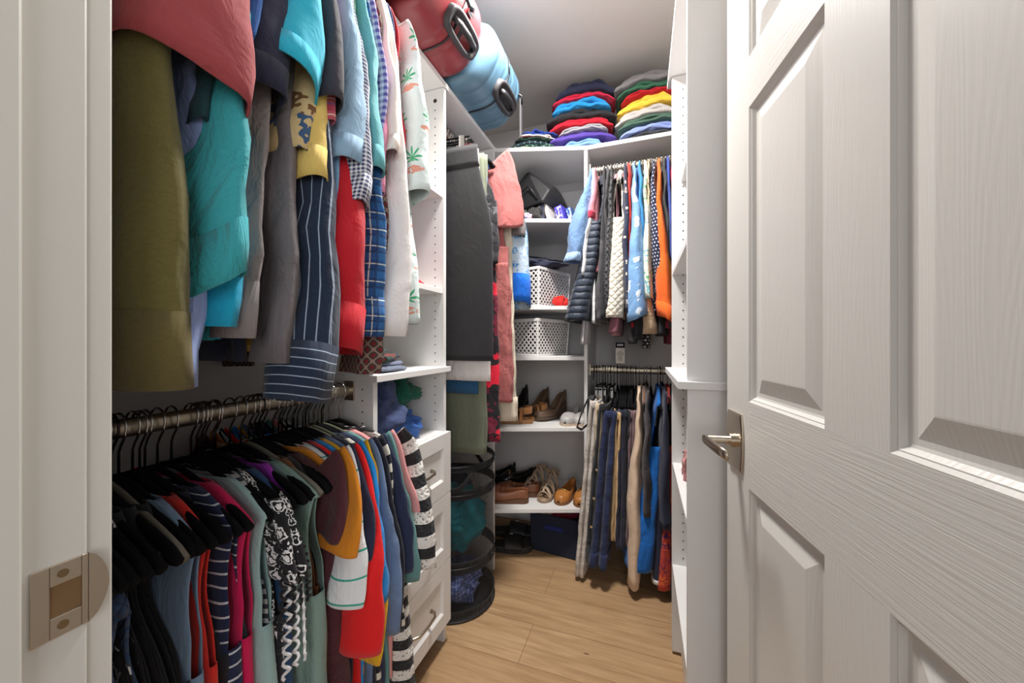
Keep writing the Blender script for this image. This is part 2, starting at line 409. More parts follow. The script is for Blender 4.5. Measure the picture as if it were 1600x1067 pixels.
def build_left_tower():
    Y0, Y1, XF = .841, 1.247, -.71
    root = empty('storage_tower', (-.9, (Y0+Y1)/2, 0), 'white drawer and shelf tower standing between the two left hanging sections', 'shelving', None)
    for (a, b, s) in ((Y0, Y0+.018, 1), (Y1-.018, Y1, -1)):
        q = MB(); q.box(LW+.002, XF, a, b, 0, 2.104)
        y = b if s > 0 else a
        for xx in (XF-.037, XF-.30): holes(q, None, [y+s*.0003], .84, 2.08, xx, (0, 1, 0))
        for xx, zz in ((XF-.037, 1.03-.0), (XF-.037, 2.06)): q.disc((xx, y+s*.0006, zz), (0, 1, 0), .0075, 14, 1, .001)
        if s > 0: 
            for xx in (XF-.037,): holes(q, None, [a-.0003], .3, 2.0, xx, (0, 1, 0))
        q.build('side_panel', [WHITE, HOLE], root, bev=.0008)
    for z in (1.045, 1.34, 1.705):
        q = MB(); ex = .018 if z == 1.045 else -.004
        q.box(LW+.004, XF+ex, Y0+.018 if z != 1.045 else Y0-.006, Y1-.018 if z != 1.045 else Y1+.006, z-.019, z); q.build('shelf', WHITE, root, bev=.001)
    q = MB(); q.box(LW+.004, XF+.0, Y0+.018, Y1-.018, .782, .800); q.build('drawer_case_top', WHITE, root, bev=.001)
    q = MB(); q.box(LW+.003, LW+.008, Y0+.018, Y1-.018, .1, 2.1); q.build('back_panel', WHITE, root)
    q = MB(); q.box(XF-.05, XF-.035, Y0+.018, Y1-.002, 0, .078); q.build('toe_kick', TOEM, root)
    zs = [.082, .322, .572, .800]
    for k in range(3):
        z0, z1 = zs[k]+.0015, zs[k+1]-.0015; x0, x1 = XF+.001, XF+.021; a, b = Y0+.002, Y1-.002; fr = .052
        d = MB()
        for (ya, yb, za, zb) in ((a, b, z0, z0+fr), (a, b, z1-fr, z1), (a, a+fr, z0+fr, z1-fr), (b-fr, b, z0+fr, z1-fr)): d.box(x0, x1, ya, yb, za, zb)
        # bevelled inset
        i0, i1 = (a+fr, z0+fr, b-fr, z1-fr), (a+fr+.008, z0+fr+.008, b-fr-.008, z1-fr-.008)
        V = [(x1, i0[0], i0[1]), (x1, i0[2], i0[1]), (x1, i0[2], i0[3]), (x1, i0[0], i0[3]), (x1-.009, i1[0], i1[1]), (x1-.009, i1[2], i1[1]), (x1-.009, i1[2], i1[3]), (x1-.009, i1[0], i1[3])]
        d.add(V, [(0, 1, 5, 4), (1, 2, 6, 5), (2, 3, 7, 6), (3, 0, 4, 7), (4, 5, 6, 7)])
        dr = d.build('drawer', WHITE, root)
        h = MB(); yc, zc = (a+b)/2, (z0+z1)/2+.005
        pts = [(x1, yc-.062, zc), (x1+.014, yc-.062, zc), (x1+.026, yc-.045, zc), (x1+.030, yc, zc), (x1+.026, yc+.045, zc), (x1+.014, yc+.062, zc), (x1, yc+.062, zc)]
        h.tube(pts, .0045, 10, rr=[.007, .005, .0042, .0042, .0042, .005, .007]); h.build('drawer_handle', NICKEL, dr, smooth=True)
    settle(root)
build_left_tower()

# long top shelf running along the left wall, round the corner and across the back
q = MB(); q.box(LW+.002, -.705, FW+.02, 1.741, 2.106, 2.126)
V = [(LW+.002, 1.741), (-.705, 1.741), (-.262, 1.873), (-.262, BW-.002), (LW+.002, BW-.002)]
q.add([(x, y, z) for z in (2.106, 2.126) for x, y in V], [(4, 3, 2, 1, 0), (5, 6, 7, 8, 9)]+[(k, (k+1) % 5, 5+(k+1) % 5, 5+k) for k in range(5)])
q.box(-.262, RW-.002, 1.873, BW-.002, 2.106, 2.126)
tag(q.build('top_shelf', WHITE, bev=.0008), 'white top shelf wrapping around the closet, under the suitcases and folded clothes', 'shelf')

def build_corner():
    root = empty('corner_shelf_unit', (-.65, 2.0, 0), 'white corner shelf unit holding shoes and two perforated baskets', 'shelving')
    q = MB(); q.box(LW+.002, -.70, 1.700, 1.718, 0, 2.104)
    for xx in (-.737,): holes(q, None, [1.7183], .2, 2.0, xx, (0, 1, 0))
    holes(q, None, [1.6997], .2, 2.0, -.737, (0, 1, 0))
    q.build('side_panel', [WHITE, HOLE], root, bev=.0008)
    q = MB(); q.box(-.277, -.260, 1.873, BW-.002, 0, 2.104)
    q.build('side_panel', [WHITE, HOLE], root, bev=.0008)
    for z in (.294, .705, 1.064, 1.320, 1.760):
        V = [(LW+.004, 1.7185), (-.703, 1.7185), (-.2775, 1.873), (-.2775, BW-.004), (LW+.004, BW-.004)]
        q = MB(); q.add([(x, y, zz) for zz in (z-.019, z) for x, y in V], [(4, 3, 2, 1, 0), (5, 6, 7, 8, 9)]+[(k, (k+1) % 5, 5+(k+1) % 5, 5+k) for k in range(5)])
        q.build('shelf', WHITE, root, bev=.001)
    q = MB(); q.box(LW+.004, -.278, BW-.012, BW-.002, 1.93, 2.05); q.build('wall_rail', WHITE, root)
    settle(root)
build_corner()

def build_right_tower():
    XF, Y0, Y1 = .102, .974, 1.478
    root = empty('shelf_tower', (.28, 1.22, 0), 'white open shelf tower on the right, partly hidden by the open door', 'shelving')
    q = MB(); q.box(XF, RW-.002, Y0, Y0+.018, 0, 2.104); holes(q, None, [Y0+.0183], .1, 2.08, XF+.037, (0, 1, 0)); q.build('side_panel', [WHITE, HOLE], root, bev=.0008)
    q = MB(); q.box(XF, RW-.002, Y1-.018, Y1, .012, 2.104); holes(q, None, [Y1-.0183], .1, 2.08, XF+.037, (0, 1, 0))
    q.disc((XF+.037, Y1-.019, .64), (0, 1, 0), .0075, 14, 1, .001); q.build('side_panel', [WHITE, HOLE], root, bev=.0008)
    for z in (.330, .700, 1.400, 1.735):
        q = MB(); q.box(XF+(.001 if z != 1.735 else .03), RW-.004, Y0+.0185, Y1-.0185, z-.019, z); q.build('shelf', WHITE, root, bev=.001)
    q = MB(); q.box(XF-.022, RW-.004, Y0-.014, Y1+.004, 1.026, 1.045); q.build('counter_shelf', WHITE, root, bev=.0015)
    q = MB(); q.box(XF-.012, RW-.004, Y0-.01, 1.53, 2.106, 2.126); q.build('top_panel', WHITE, root, bev=.001)
    q = MB(); q.box(XF+.03, RW-.004, Y0+.0185, Y1-.0185, 0.012, .10); q.build('plinth', WHITE, root)
    settle(root)
build_right_tower()

# ---------------------------------------------------------------- rods
def rod(a, b, label, ax):
    root = empty('hanging_rod', ((a[0]+b[0])/2, (a[1]+b[1])/2, a[2]), label, 'hanging rod', 'closet hanging rods')
    o = np.array(root.location)
    A, B = np.array(a)-o, np.array(b)-o
    q = MB(); q.tube([A, B], .0150, 24, rr=[(.0095, .0155)]*2 if ax == 'x' else [(.0095, .0155)]*2); q.build('rod_tube', RODM, root, smooth=False)
    for p, s in ((A, 1), (B, -1)):
        d = (B-A)/np.linalg.norm(B-A)*s; q = MB()
        u = np.array((1., 0, 0)) if abs(d[1]) > .5 else np.array((0, 1., 0))
        c = p+d*.003; w = u*.017; h = np.array((0, 0, .028)); dd = d*.003
        V = [c+i*w+j*h+k*dd for k in (-1, 1) for j in (-1, 1) for i in (-1, 1)]
        q.add(V, [(0, 2, 3, 1), (4, 5, 7, 6), (0, 1, 5, 4), (2, 6, 7, 3), (0, 4, 6, 2), (1, 3, 7, 5)])
        q.build('rod_bracket', NICKEL, root, bev=.001)
rod((-.79, FW+.02, 2.05), (-.79, .8405, 2.05), 'satin nickel rod high on the left carrying the shirts and polos', 'y')
rod((-.79, FW+.02, 1.0), (-.79, .8405, 1.0), 'satin nickel rod low on the left crowded with hanger hooks', 'y')
rod((-.79, 1.2475, 2.03), (-.79, 1.6995, 2.03), 'satin nickel rod above the black skirt and salmon jumpsuit', 'y')
rod((-.2595, 1.96, 2.035), (RW-.003, 1.96, 2.035), 'pale metal rod at the back carrying vests and blouses', 'x')
rod((-.2595, 1.96, .993), (RW-.003, 1.96, .993), 'pale metal rod at the back carrying the long trousers', 'x')

# ---------------------------------------------------------------- hangers and garments
HANG = {}
def hanger(kind, hook=CHROME, vel=VELVET):
    """prototype parts (meshes) for one hanger; local x along the shoulders, origin at the rod axis"""
    key = (kind, hook.name, vel.name)
    if key in HANG: return HANG[key]
    q = MB(); pts = []
    for k in range(15):                                    # hook over the rod
        a = math.radians(-35+ (245)*k/14); pts.append((-.021*math.cos(a), 0, .004+.021*math.sin(a)))
    pts = [(p[0], p[1], p[2]) for p in pts][::-1]
    pts = pts[::-1]
    tail = [(.0185, 0, -.010), (.006, 0, -.026), (0, 0, -.038), (0, 0, -.078)]
    q.tube(pts[:]+tail, .0019, 8); hk = q.build('hook', hook, smooth=True)
    q = MB()
    if kind == 'clip':
        q.tube([(-.15, 0, -.085), (-.05, 0, -.083), (0, 0, -.076), (.05, 0, -.083), (.15, 0, -.085)], .004, 8)
    else:
        s = [(x, 0, -.078-.078*(abs(x)/.205)**1.35) for x in np.linspace(-.205, .205, 23)]
        rr = [(.0042+.002*sstep(.14, .2, abs(p[0])), (.0060+.005*sstep(.1, .17, abs(p[0])))*(1 if abs(p[0]) < .2 else .6)) for p in s]
        q.tube(s, .006, 10, rr=[(a, float(b)) for a, b in rr])
        q.tube([(-.20, 0, -.160), (0, 0, -.171), (.20, 0, -.160)], .0032, 8)
    ar = q.build('shoulder_bar', vel, smooth=True)
    parts = [hk, ar]
    if kind == 'clip':
        for s in (-1, 1):
            q = MB(); q.box(s*.12-.012, s*.12+.012, -.006, .006, -.125, -.078); parts.append(q.build('clip', hook, bev=.001))
    for p in parts: C.objects.unlink(p)
    HANG[key] = parts
    return parts
def put_hanger(loc, rz, label, group, kind='arm', hook=CHROME, vel=VELVET, cat='hanger'):
    r = empty('clothes_hanger', loc, label, cat, group, rz)
    for p in hanger(kind, hook, vel):
        c = p.copy(); C.objects.link(c); c.parent = r
    return r

NECK = -.082
def torso(root, mat, name='body', sw=.205, sd=.072, L=.7, wh=.20, th=.014, neck=.075, amp=.006, seed=0, lean=0.0, xo=0.0, hole=False,
          z0=-.067, top=.0085, thick=.0018, k=9.0, hemdrop=0.0, wavy=.008, R=40, Cn=56, strap=.135, flare=1.0, waist=0.0, xe=None, band=None, tilt=0.0):
    rr = np.random.RandomState(seed+5); ph = rr.uniform(0, 6, 6)
    zz = np.concatenate([np.linspace(0, sd*1.2, 9), np.linspace(sd*1.2, L, R)[1:]]); n = len(zz)
    th0 = 2*PI*np.arange(Cn)/Cn
    P = np.zeros((n, Cn, 3))
    for i, z in enumerate(zz):
        if hole:
            w = neck+(strap-neck)*min(1, z/sd)**.8
            if z > sd: w = strap-.012*math.sin(min(1, (z-sd)/.13)*PI)+(sw*.96-strap)*float(sstep(sd+.05, sd+.19, z))
        else:
            w = neck+(sw-neck)*min(1, (z/sd))**.75
        v = float(sstep(sd+.14, L, z)); 
        if z > sd: w = w*(1-v)+wh*v
        if waist: w *= 1-waist*math.exp(-((z-.42)/.09)**2)
        t = top+(th-top)*float(sstep(0, .22, z)); t *= (1+(flare-1)*v)
        cx = np.cos(th0); sx = np.sin(th0)
        X = w*np.sign(cx)*np.abs(cx)**.75; Y = t*np.sign(sx)*np.abs(sx)**.55
        a = amp*float(sstep(.08, .45, z))
        Y = Y+a*np.sin(X*k*2*PI/1.0*1.3+ph[0]+z*2.0)+a*.5*np.sin(X*k*12+ph[1]-z*3)
        Y = Y+wavy*wob(X*1.2, z*1.5+0*X, seed+3, 1.1)*float(sstep(.02, .3, z))
        X = X+(.006*wob(Y*4, z*2.2+0*X, seed+9, 1.3))*float(sstep(.1, .4, z))
        Z = z0-z-hemdrop*v*np.cos(th0)+.002*wob(X, Y, seed+1)+0*X
        P[i, :, 0] = X+xo; P[i, :, 1] = Y+lean*(z/L)**1.5+tilt*X*v; P[i, :, 2] = Z
    q0 = int(Cn*.5)
    def skip(r, c):
        if not hole: return False
        z = zz[r]; e = min(c, Cn-c, abs(c-q0))
        return sd*1.02 < z < sd+.17 and e <= 2
    if band:                                              # ribbed hem: last rows slightly drawn in
        zb = L-band[0]; M = zz > zb
        P[M, :, 1] = P[M][:, :, 1]; 
    o = grid(name, P, mat, root, True, thick, skip)
    if band:
        M = np.where(zz > L-band[0]-.012)[0]; Q = P[M].copy(); c0 = Q.mean(axis=1, keepdims=True); Q[:, :, :2] = c0[:, :, :2]+(Q[:, :, :2]-c0[:, :, :2])*[1.0, 1.12]+0; Q[0] = P[M[0]]
        Q[:, :, 0] += .0012*np.sign(Q[:, :, 0]-xo)
        grid('hem_band', Q, band[1], root, True, thick)
    return o, P, zz

def sleeve(root, mat, s=1, sw=.205, sd=.072, xe=.275, ze=-.55, ws=.055, ns=.02, noff=0.0, z0=-.070, seed=0, cuff=None, amp=.004, n0=.007, w0=.075,
           R=26, Cn=40, thick=.0018, xo=0.0, bulge=0.0, name='sleeve', pinch=0.0, slant=0.0, fold=0.0, opn=0.0, lens=1.3):
    """cloth tube from the shoulder tip down to the cuff. xe outer edge of the cuff, ze cuff height below the rod axis"""
    L = abs(ze-(z0-sd))
    p0 = np.array((sw-.055, z0-sd*.62)); p1 = np.array((sw-.005, z0-sd-.03)); p2 = np.array((xe-ws+.01, z0-sd-L*.55)); p3 = np.array((xe-ws, ze))
    t = np.linspace(0, 1, R)[:, None]
    path = (1-t)**3*p0+3*(1-t)**2*t*p1+3*(1-t)*t*t*p2+t**3*p3
    tg = np.gradient(path, axis=0); tg /= np.linalg.norm(tg, axis=1)[:, None]
    nr = np.stack([-tg[:, 1], tg[:, 0]], 1); nr[nr[:, 0] < 0] *= -1
    th0 = 2*PI*np.arange(Cn)/Cn; rs = np.random.RandomState(seed+17); ph = rs.uniform(0, 6, 4); _r = rs.rand()
    P = np.zeros((R, Cn, 3))
    for i in range(R):
        u = float(t[i, 0]); w = w0+(ws-w0)*sstep(0, .5, u); b = n0+(ns-n0)*sstep(.05, 1.0, u)**.9
        b = b*(1+bulge*math.sin(PI*u))
        if pinch: b *= 1-pinch*math.exp(-((u-.9)/.07)**2)
        cx, sx = np.cos(th0), np.sin(th0)
        e_ = .8+(lens-.8)*sstep(.2, .9, u); a = w*np.sign(cx)*np.abs(cx)**.9; y = b*np.sign(sx)*np.abs(sx)**e_*1.05
        y = y+fold*u*u*np.sin(th0*3+ph[3])
        y = y+amp*sstep(.1, .6, u)*np.sin(a*55+ph[0]+u*3)+1.3*amp*wob(a*4, u*L*5+0*a, seed, 1.4)+amp*1.6*(np.abs(np.sin(a*22+u*L*(9+5*_r)+ph[1]))-.5)*math.sin(PI*min(1, u*1.15))
        y = y+.010*sstep(.1, .8, u)*wob(a*1.5, u*L*2.2+0*a, seed+31, 1.0)
        a = a+.006*wob(y*6, u*L*6+0*a, seed+2, 1.3)*sstep(.1, .5, u)
        P[i, :, 0] = path[i, 0]+nr[i, 0]*a; P[i, :, 2] = path[i, 1]+nr[i, 1]*a-slant*u*u*sx+opn*u**3*cx
        P[i, :, 1] = y+noff*u**1.6
    P[:, :, 0] = s*P[:, :, 0]+xo
    o = grid(name, P, mat, root, True, thick)
    if cuff:                                               # (height, material)
        k = max(3, int(R*min(.9, cuff[0]/max(L, .05))))
        Q = P[-k:].copy(); c0 = Q.mean(axis=1, keepdims=True); Q = c0+(Q-c0)*[1.012, 1.05, 1]
        grid('cuff', Q, cuff[1], o, True, thick)
    return o

def collar(root, mat, z0=NECK, w=.078, t=.012, h=.035):
    th0 = 2*PI*np.arange(32)/32; P = np.zeros((5, 32, 3))
    for i, (dw, z) in enumerate(((.0, -.004), (.002, h*.55), (.004, h), (.010, h*.6), (.014, -.014))):
        P[i, :, 0] = (w+dw)*np.cos(th0); P[i, :, 1] = (t+dw*.8)*np.sin(th0); P[i, :, 2] = z0+z-.006*np.cos(th0)**2
    return grid('collar', P, mat, root, True, .0015)

def tube_leg(root, mat, name, w0, w1, t0, t1, z0, z1, xo=0, yo=0, lean=0.0, seed=0, amp=.004, R=44, Cn=40, xl=0.0, thick=.0018, bend=1.0, cuff=None):
    th0 = 2*PI*np.arange(Cn)/Cn; P = np.zeros((R, Cn, 3)); ph = np.random.RandomState(seed).uniform(0, 6, 4); L = abs(z1-z0)
    for i in range(R):
        u = i/(R-1); w = w0+(w1-w0)*u; t = t0+(t1-t0)*u; cx, sx = np.cos(th0), np.sin(th0)
        a = w*np.sign(cx)*np.abs(cx)**.75; y = t*np.sign(sx)*np.abs(sx)**.6
        y = y+amp*np.sin(a*60+ph[0]+u*2)*min(1, u*4+.2)+amp*wob(a*3, u*L*3+0*a, seed, 1.4)
        a = a+.005*wob(y*5, u*L*5+0*a, seed+4, 1.2)
        P[i, :, 0] = xo+a+xl*u; P[i, :, 1] = yo+y+lean*u**bend; P[i, :, 2] = z0+(z1-z0)*u
    o = grid(name, P, mat, root, True, thick)
    if cuff: 
        Q = P[-cuff[0]:].copy(); c0 = Q.mean(axis=1, keepdims=True); Q = c0+(Q-c0)*[1.05, 1.12, 1]; grid('trouser_cuff', Q, cuff[1], o, True, thick)
    return o

LEFT = dict(x=-.79, rz=0.0); BACK = dict(y=1.96, rz=-PI/2)
def garment(name, cat, kind, loc, rz, mat, label, short, group, hang=True, hk=CHROME, hv=VELVET, seed=None, hkind='arm', body=None, sl=None, extra=None, sl_mat=None):
    """kind: tee, long, tank, trousers, skirt"""
    seed = seed if seed is not None else int(abs(loc[0]*977+loc[1]*1313+loc[2]*71)*10) % 9973
    root = empty(name, loc, label, cat, group, rz)
    b = dict(body or {}); s = dict(sl or {})
    if kind in ('tee', 'long', 'tank', 'dress'):
        dz = b.pop('L', .72); col = b.pop('collar', None)
        torso(root, mat, L=dz, seed=seed, hole=(kind == 'tank'), **b)
        if kind != 'tank':
            s.setdefault('sw', b.get('sw', .205)); s.setdefault('sd', b.get('sd', .072))
            far = dict(s); far['xe'] = .262; far['noff'] = 0.0; far['ns'] = min(.013, s.get('ns', .02)); far['slant'] = 0; far['opn'] = 0; far['fold'] = 0; far['bulge'] = 0
            sleeve(root, sl_mat or mat, 1, seed=seed, **s); sleeve(root, sl_mat or mat, -1, seed=seed+1, **far)
        if col: collar(root, col)
    if extra: extra(root, mat, seed)
    if hang: put_hanger(loc, rz+random.Random(seed).uniform(-.03, .03), hkind_label(hkind, hv, hk, short), group+' hangers', hkind, hk, hv)
    return root
def hkind_label(hkind, hv, hk, short):
    c = 'black velvet' if hv is VELVET else ('grey velvet' if hv is VELG else ('olive-grey velvet' if hv is VELO else 'brown'))
    if hkind == 'clip': return 'metal clip hanger gripping the %s' % short
    return '%s hanger with a thin metal hook inside the %s' % (c, short)
# ================================================================ upper left rod
NAVY, BLK, CHAR = (30, 38, 62), (24, 24, 27), (62, 60, 66)
GU = 'shirts on the upper left rod'
def U(Y, name, cat, kind, mat, label, short, cy=None, cz=1.47, ws=.055, xe=-.50, L=.80, th=.012, wh=.20, sd=.11, cuff=None, col=None, sl_mat=None, sk=None, bk=None, seed=None, extra=None, xs=0):
    b = dict(L=L, th=th, wh=wh, sd=sd, collar=col); b.update(bk or {})
    s = dict(xe=xe+.79, ze=cz-2.05, ws=ws, sd=sd)
    if cy: s.update(ns=(cy[1]-cy[0])/2, noff=(cy[0]+cy[1])/2-Y)
    if cuff: s['cuff'] = cuff
    if kind == 'tee': s.update(opn=.016, lens=.85)
    s.update(sk or {})
    return garment(name, cat, kind, (-.79+xs, Y, 2.05), 0, mat, label, short, GU, hang=Y > .55, hk=CHROME, seed=seed or int(Y*1000), body=b, sl=s, sl_mat=sl_mat, extra=extra)
m = cloth
U(.212, 'tee_shirt', 'shirt', 'tee', m((206, 172, 160)), 'beige pink tee sleeve peeking past the left door jamb at the top', 'beige pink tee', (.205, .235), 1.47, ws=.05, xe=-.515, L=.5)
ol = m((124, 115, 62), 'mel', c2=(78, 72, 40), wr=.35)
U(.240, 'sweatshirt', 'sweatshirt', 'long', ol, 'olive melange sweatshirt with a long ribbed cuff, right beside the left jamb', 'olive sweatshirt', (.222, .282), 1.088, ws=.072, xe=-.478,
  L=.80, cuff=(.075, m((118, 106, 60), 'mel', c2=(80, 72, 42), wr=.2)), sk=dict(amp=.002, bulge=.12, w0=.085))
rd = m((160, 68, 72), wr=.4)
U(.295, 'tee_shirt', 'shirt', 'tee', rd, 'dusty red tee with very wide flared sleeves above the olive sweatshirt', 'dusty red tee', (.228, .350), 1.435, ws=.075, xe=-.462, L=.74, th=.022,
  sk=dict(fold=.010, slant=.02, amp=.003, w0=.09, opn=.012), bk=dict(sw=.22, wh=.255))
U(.318, 'long_sleeve_shirt', 'shirt', 'long', m((140, 160, 212), wr=.6), 'periwinkle blue long-sleeved shirt hanging right of the olive sweatshirt', 'periwinkle shirt', (.264, .298), 1.085, ws=.036, xe=-.508, L=.84, sk=dict(amp=.008), seed=3181)
U(.335, 'tee_shirt', 'shirt', 'tee', m((40, 88, 92), 'mel', c2=(24, 40, 60)), 'dark teal tee squeezed behind the dusty red sleeve', 'dark teal tee', (.288, .305), 1.40, L=.82)
aq = m((66, 178, 186), 'mel', c2=(40, 140, 152), wr=.9)
U(.352, 'linen_shirt', 'shirt', 'long', aq, 'aqua linen shirt with a crumpled wide three-quarter sleeve', 'aqua linen shirt', (.288, .336), 1.205, ws=.050, xe=-.468, L=.84, sk=dict(amp=.006, slant=-.018, bulge=-.1, fold=.004, opn=.02, lens=.9), cuff=(.04, aq))
U(.372, 'long_sleeve_shirt', 'shirt', 'long', m((28, 172, 214), wr=.3), 'bright cyan shirt with its hem below the aqua linen sleeve', 'cyan shirt', (.300, .345), 1.16, ws=.04, xe=-.505, L=.84)
U(.385, 'knit_tee', 'shirt', 'tee', m((52, 112, 190), 'vs', c2=(40, 92, 168), per=.006), 'royal blue ribbed knit tee sleeve between the dusty red and navy sleeves', 'royal blue knit tee', (.335, .362), 1.53, xe=-.495, L=.78)
U(.398, 'tee_shirt', 'shirt', 'tee', m((132, 128, 128), 'mel', c2=(95, 92, 94)), 'grey melange tee with its sleeve just under the dusty red sleeve', 'grey melange tee', (.335, .372), 1.425, xe=-.515, L=.78)
nv = m((44, 50, 76), 'mel', c2=(30, 34, 54), wr=.4)
U(.41, 'polo_shirt', 'shirt', 'tee', nv, 'navy polo with a rolled sleeve band left of the turquoise sleeve', 'navy polo', (.352, .418), 1.485, ws=.055, xe=-.49, L=.875, th=.016, cuff=(.035, nv), sl_mat=nv, sk=dict(fold=.006, bulge=.12))
tp = m((142, 134, 134), wr=.9)
U(.425, 'long_sleeve_shirt', 'shirt', 'long', tp, 'light taupe long-sleeved shirt with a bent buttoned cuff', 'light taupe shirt', (.348, .376), 1.145, ws=.032, xe=-.51, L=.82, cuff=(.07, tp), sk=dict(amp=.007, bulge=.15))
U(.448, 'long_sleeve_shirt', 'shirt', 'long', m((112, 106, 110), wr=.9), 'dark taupe grey long-sleeved shirt left of the navy pinstripe sleeve', 'dark taupe shirt', (.385, .425), 1.108, ws=.042, xe=-.50, L=.80, sk=dict(amp=.008, bulge=.15))
tq = m((44, 182, 212), wr=.4)
U(.46, 'polo_shirt', 'shirt', 'tee', tq, 'bright turquoise polo with a wide flared sleeve', 'turquoise polo', (.385, .470), 1.54, ws=.065, xe=-.470, L=.78, th=.014, cuff=(.022, tq), sk=dict(slant=.022, fold=.002, w0=.09, opn=.004), seed=77)
U(.475, 'aloha_shirt', 'shirt', 'tee', m((214, 190, 140), 'floral', c2=(120, 84, 50), c3=(178, 50, 44), c4=(60, 92, 130), per=.06, duty=.42, ring=1), 'tan aloha shirt with brown line drawings and a dice print', 'tan aloha shirt', (.415, .452), 1.43, ws=.045, xe=-.50, L=.8)
yl = m((226, 196, 110), wr=.4)
U(.49, 'polo_shirt', 'shirt', 'tee', yl, 'pale yellow polo with its sleeve under the charcoal sleeve', 'pale yellow polo', (.442, .488), 1.395, ws=.05, xe=-.495, L=.86, cuff=(.025, yl))
U(.502, 'tee_shirt', 'shirt', 'tee', m((64, 62, 72), 'mel', c2=(46, 44, 54)), 'charcoal grey tee with a sleeve beside the light blue sleeve', 'charcoal tee', (.455, .505), 1.53, ws=.06, xe=-.478, L=.80)
ps = m((28, 42, 64), 'vs', c2=(150, 164, 184), per=.014, duty=.12, wr=.6, wob=.004)
U(.514, 'long_sleeve_shirt', 'shirt', 'long', ps, 'navy pinstripe dress shirt whose long buttoned cuff reaches the lower rod', 'navy pinstripe shirt', (.402, .488), 1.045, ws=.044, xe=-.475, L=.84,
  cuff=(.085, m((28, 42, 64), 'hs', c2=(150, 164, 184), per=.014, duty=.12, wob=.002)), sk=dict(amp=.007, bulge=-.35, slant=0.01))
U(.528, 'plaid_shirt', 'shirt', 'tee', m((206, 104, 112), 'plaid', c2=(168, 60, 80), c3=(240, 226, 210), c4=(80, 90, 150), per=.03), 'pink madras plaid shirt squeezed beside the light blue sleeve', 'pink madras shirt', (.478, .500), 1.50, xe=-.495, L=.86)
U(.538, 'long_sleeve_shirt', 'shirt', 'long', m((130, 172, 212)), 'mid blue shirt seen below the yellow sleeve', 'mid blue shirt', (.486, .512), 1.22, ws=.045, xe=-.51, L=.78)
lb = m((158, 190, 216), 'mel', c2=(140, 176, 206), wr=.5)
U(.555, 'polo_shirt', 'shirt', 'tee', lb, 'light blue polo with a long wide sleeve and ribbed band', 'light blue polo', (.500, .566), 1.452, ws=.058, xe=-.485, L=.80, th=.013, cuff=(.035, m((150, 184, 212), 'mel', c2=(136, 170, 200))), sk=dict(fold=.004))
re = m((190, 18, 36), wr=.35)
U(.572, 'long_sleeve_shirt', 'shirt', 'long', re, 'crimson red long-sleeved shirt next to the navy pinstripe sleeve', 'crimson shirt', (.482, .586), 1.125, ws=.055, xe=-.484, L=.80, cuff=(.07, re), sk=dict(bulge=-.05, slant=.012))
gg = m((32, 44, 92), 'gingham', c2=(226, 228, 236), per=.008)
U(.588, 'gingham_shirt', 'shirt', 'tee', gg, 'navy and white gingham shirt with its cuff over the crimson sleeve', 'navy gingham shirt', (.515, .572), 1.385, ws=.052, xe=-.485, L=.78, cuff=(.03, gg), sk=dict(fold=.005))
U(.602, 'tee_shirt', 'shirt', 'tee', m((30, 120, 74)), 'green tee showing only at the shoulder behind the light blue polo', 'green tee', (.565, .58), 1.62, xe=-.54, L=.6)
tl = m((112, 186, 194), 'mel', c2=(92, 170, 180), wr=.4)
U(.618, 'polo_shirt', 'shirt', 'tee', tl, 'soft aqua polo with a folded sleeve band', 'soft aqua polo', (.575, .620), 1.468, ws=.052, xe=-.49, L=.78, cuff=(.03, tl), sk=dict(fold=.006))
U(.634, 'plaid_shirt', 'shirt', 'long', m((28, 66, 122), 'plaid', c2=(40, 100, 160), c3=(210, 220, 210), c4=(24, 34, 70), per=.035, wr=.6), 'blue and teal plaid long-sleeved shirt left of the white sleeve', 'blue plaid shirt', (.578, .628), 1.15, ws=.048, xe=-.49, L=.80, cuff=(.06, m((28, 66, 122), 'plaid', c2=(40, 100, 160), c3=(210, 220, 210), c4=(24, 34, 70), per=.03)))
U(.652, 'gingham_shirt', 'shirt', 'tee', m((94, 84, 160), 'gingham', c2=(216, 216, 240), per=.016), 'purple and white checked shirt with a thin sleeve showing', 'purple checked shirt', (.612, .630), 1.54, xe=-.505, L=.7)
U(.664, 'tee_shirt', 'shirt', 'tee', m((232, 150, 182)), 'candy pink tee with a tiny cuff under the aqua polo', 'candy pink tee', (.606, .640), 1.435, ws=.04, xe=-.505, L=.7)
U(.676, 'blouse', 'blouse', 'long', m((70, 58, 56), 'chain', c2=(150, 128, 116), c3=(128, 30, 40), per=.016, wr=.9), 'brown and burgundy chain print blouse with a gathered cuff below the white shirt', 'chain print blouse', (.606, .672), 1.075, ws=.05, xe=-.515, L=.86, sk=dict(amp=.008, fold=.008, bulge=-.3))
cr = m((240, 226, 218), wr=.3)
U(.692, 'tee_shirt', 'shirt', 'tee', cr, 'cream polo with a slender long sleeve band', 'cream polo', (.636, .676), 1.53, ws=.05, xe=-.49, L=.78, cuff=(.03, cr))
U(.712, 'long_sleeve_shirt', 'shirt', 'long', m((236, 232, 232), wr=.4), 'plain white long shirt between the plaid sleeve and the palm shirt', 'plain white shirt', (.632, .712), 1.152, ws=.06, xe=-.480, L=.815, sk=dict(bulge=-.1, amp=.005))
U(.730, 'long_sleeve_shirt', 'shirt', 'long', m((40, 62, 104)), 'thin strip of a dark blue shirt behind the white one', 'dark blue shirt', (.700, .714), 1.25, ws=.03, xe=-.53, L=.6)
U(.745, 'tee_shirt', 'shirt', 'tee', m((186, 22, 38)), 'red tee with a small cuff left of the palm print shirt', 'small red tee', (.695, .716), 1.44, ws=.035, xe=-.52, L=.42)
pm = m((222, 236, 236), 'palm', per=.085, wr=.5)
